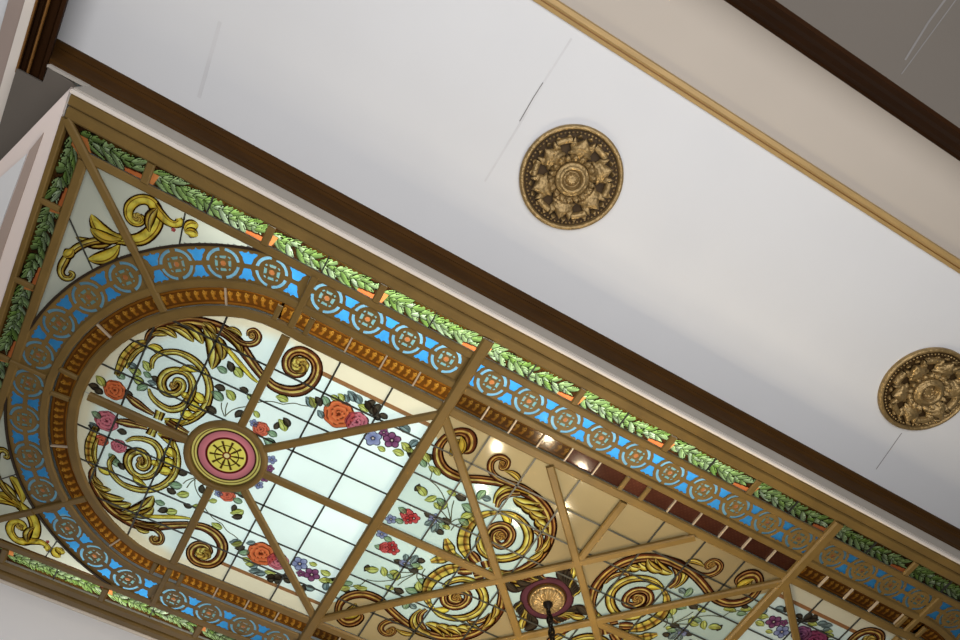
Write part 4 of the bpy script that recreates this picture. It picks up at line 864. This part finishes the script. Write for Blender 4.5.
# plaster seams
def strip(uv, w, z, m, name):
    mb = MB(); extrude_profile(mb, uv, [(-w/2, z), (-w/2, z-.0012), (w/2, z-.0012), (w/2, z)]); struct(mb, name, M[m])
A = lambda u, v, z: (appu(u, z), app(v, z))
strip([A(-.5045, .885, ZC), A(-.508, .82, ZC), A(-.5085, .755, ZC), A(-.512, .65, ZC)], .0035, ZC, 'seam', 'trim_17')
strip([A(-.509, .815, ZC), A(-.5105, .79, ZC), A(-.511, .752, ZC)], .0014, ZC-.001, 'crack', 'trim_18')
strip([A(-.945, .66, ZC), A(-.935, .55, ZC)], .006, ZC, 'seam', 'trim_19')
strip([A(.352, .63, ZC), A(.364, .55, ZC)], .0012, ZC, 'crack', 'trim_20')
strip([A(-.0785, 1.25, .10), A(-.0785, 1.15, .1), A(-.0727, 1.097, .1)], .003, .10, 'crack', 'trim_21')
strip([A(-.066, 1.25, .10), A(-.064, 1.08, .1)], .0015, .10, 'crack', 'trim_22')
# floor far below; unseen box added above the glass to block world light
mb = MB(); box(mb, -3.2, 3.6, -2.6, 3.0, -H-.05, -H); struct(mb, 'floor', pbr('floor_stone', (150, 138, 120), .6))
mb = MB()
for a in ((-1.2, 1.2, .50, .52), (-1.2, 1.2, -.52, -.50), (-1.2, -1.18, -.50, .50), (1.18, 1.2, -.50, .50)): box(mb, *a, ZC+.04, 1.5)
zplane(mb, -1.2, 1.2, -.52, .52, 1.5); struct(mb, 'wall_light_blocker', pbr('light_blocker_paint', (150, 154, 158), .9))

# =============================================================== gold rosettes
def rosette(u, v, label, rot):
    c = W(appu(u, ZC), app(v, ZC), ZC); t = thing('ceiling_rosette', label, 'rosette', c, 'gold ceiling rosettes')
    Rr = .315
    g = M['gold']
    mb = MB(); lathe(mb, c, [(Rr, 0), (Rr, -.014), (Rr*.985, -.024), (Rr*.95, -.030), (Rr*.915, -.026), (Rr*.905, -.014), (Rr*.90, -.006), (Rr*.895, -.006)], 96); mb.build('rim', g, t, True)
    mb = MB(); lathe(mb, c, [(Rr*.905, -.006), (Rr*.6, -.006), (Rr*.3, -.010), (.001, -.010)], 64); mb.build('disc', M['gold_shade'], t, True)
    mb = MB()
    for k in range(72):
        a = 2*PI*k/72; p = c+Vector((Rr*.855*math.cos(a), Rr*.855*math.sin(a), -.014)); r = .0072
        vs = [p+Vector((r*math.cos(b), r*math.sin(b), 0)) for b in (0, 1.05, 2.1, 3.14, 4.19, 5.24)]+[p+Vector((r*.6*math.cos(b), r*.6*math.sin(b), -r*.8)) for b in (0, 1.05, 2.1, 3.14, 4.19, 5.24)]+[p+Vector((0, 0, -r))]
        mb.add(vs, [(i, (i+1) % 6, 6+(i+1) % 6, 6+i) for i in range(6)]+[(6+i, 6+(i+1) % 6, 12) for i in range(6)])
    mb.build('bead_row', g, t, True)
    # relief leaves: (start radius, end radius, half width, height, count, phase)
    def leaves(name, r0, r1, hw, h, cnt, ph, lobesn=3, curl=.012):
        mb = MB()
        for k in range(cnt):
            a = 2*PI*k/cnt+ph+rot; X = Vector((math.cos(a), math.sin(a), 0)); Y = Vector((-math.sin(a), math.cos(a), 0)); ns, nt = 30, 10; vs = []
            for i in range(ns+1):
                s = i/ns; base = math.sin(PI*min(1, s*.92+.1))**.7; ww = hw*base*(1+.16*abs(math.sin(s*PI*lobesn))); r = r0+(r1-r0)*s
                zz = h*math.sin(PI*s*.8)*.9+curl*s*s
                for j in range(nt+1):
                    q = j/nt*2-1; rib = .55*abs(math.cos(q*PI*2.5))*(.6+.4*abs(math.sin(s*PI*lobesn))); bulge = (1-q*q)
                    vs.append(c+X*(r-.25*hw*abs(q)**1.5*(1 if s > .3 else 0))+Y*q*ww+Vector((0, 0, -.012-(zz*(bulge*.75+.25)+h*rib*.45*base-.0))))
            m = nt+1
            mb.add(vs, [(i*m+j, i*m+j+1, (i+1)*m+j+1, (i+1)*m+j) for i in range(ns) for j in range(nt)])
        return mb.build(name, g, t, True)
    leaves('acanthus_leaves', Rr*.30, Rr*.80, .062, .050, 6, 0, 4, .02)
    leaves('inner_leaves', Rr*.27, Rr*.48, .018, .050, 18, PI/18, 2)
    leaves('outer_leaves', Rr*.50, Rr*.80, .020, .036, 12, PI/12, 3)
    for k_ in range(24): leaves('edge_curl', Rr*.74, Rr*.84, .014, .028, 1, PI*(k_+.5)/12, 1)
    # raised plain cartouches between the big leaves
    for k in range(6):
        mb = MB(); a = 2*PI*(k+.5)/6+rot; vs = []
        for r, z in ((Rr*.66, -.010), (Rr*.67, -.040), (Rr*.76, -.046), (Rr*.78, -.010)):
            for j in range(7): b = a+(j/6-.5)*.40; vs.append(c+Vector((r*math.cos(b), r*math.sin(b), z)))
        mb.add(vs, [(i*7+j, i*7+j+1, i*7+j+8, i*7+j+7) for i in range(3) for j in range(6)])
        mb.build('cartouche', g, t, True)
    mb = MB(); lathe(mb, c, [(Rr*.31, -.010), (Rr*.325, -.045), (Rr*.30, -.062), (Rr*.27, -.058), (Rr*.25, -.072), (Rr*.215, -.078), (Rr*.185, -.066), (Rr*.165, -.034), (Rr*.14, -.028), (Rr*.11, -.044), (Rr*.07, -.048), (.001, -.046)], 64); mb.build('centre_boss', g, t, True)
    mb = MB()
    for k in range(8):
        a = 2*PI*k/8; lathe(mb, c+Vector((Rr*.095*math.cos(a), Rr*.095*math.sin(a), 0)), [(.012, -.035), (.009, -.052), (.001, -.056)], 8)
    mb.build('boss_flower', g, t, True)
rosette(-.400, .719, 'gold acanthus ceiling rosette, fully seen, near the middle of the white ceiling', .3)
rosette(.3255, .7150, 'gold acanthus ceiling rosette cut by the right edge of the picture', .45)

# =============================================================== light
wd = bpy.data.worlds.new('world'); bpy.context.scene.world = wd; wd.use_nodes = True
wd.node_tree.nodes['Background'].inputs[0].default_value = (.95, .97, 1.0, 1); wd.node_tree.nodes['Background'].inputs[1].default_value = .20
def area(name, u, v, z, sx, sy, power, col, up=False):
    l = bpy.data.lights.new(name, 'AREA'); l.shape = 'RECTANGLE'; l.size = sx; l.size_y = sy; l.energy = power; l.color = col
    o = bpy.data.objects.new(name, l); C.objects.link(o); o.location = W(u, v, z)
    if up: o.rotation_euler = (PI, 0, 0)
    return o
area('backlight_left', -.46, 0, .95, 2.4, 1.7, 33, (.92, 1.0, 1.0))
area('backlight_rosette_side', -.35, .43, .50, 3.6, .15, 33, (.95, 1, .95))
area('backlight_far_side', -.75, -.42, .50, 1.2, .15, 9, (1, 1, .9))
area('backlight_right', .45, 0, 1.2, 2.4, 1.6, 8, (1, .98, .92))
area('room_light', -.55, 1.2, -3.6, 7, 5, 278, (1, .98, .97), True)
area('room_fill_far', -.8, -2.2, -3.6, 6, 4, 250, (1, .99, .98), True)  # added fill that lifts the lower ceiling, not a known lamp
for k in range(6):
    a = PI/3*k+.3; l = bpy.data.lights.new('chandelier_bulb', 'POINT'); l.energy = 26; l.color = (1, .84, .58); l.shadow_soft_size = .03
    o = bpy.data.objects.new('chandelier_bulb', l); C.objects.link(o); o.location = (math.cos(a)*.47, math.sin(a)*.47, zb+.02)

vs_ = bpy.context.scene.view_settings; vs_.view_transform = 'Standard'; vs_.look = 'None'; vs_.exposure = 0; vs_.gamma = 1
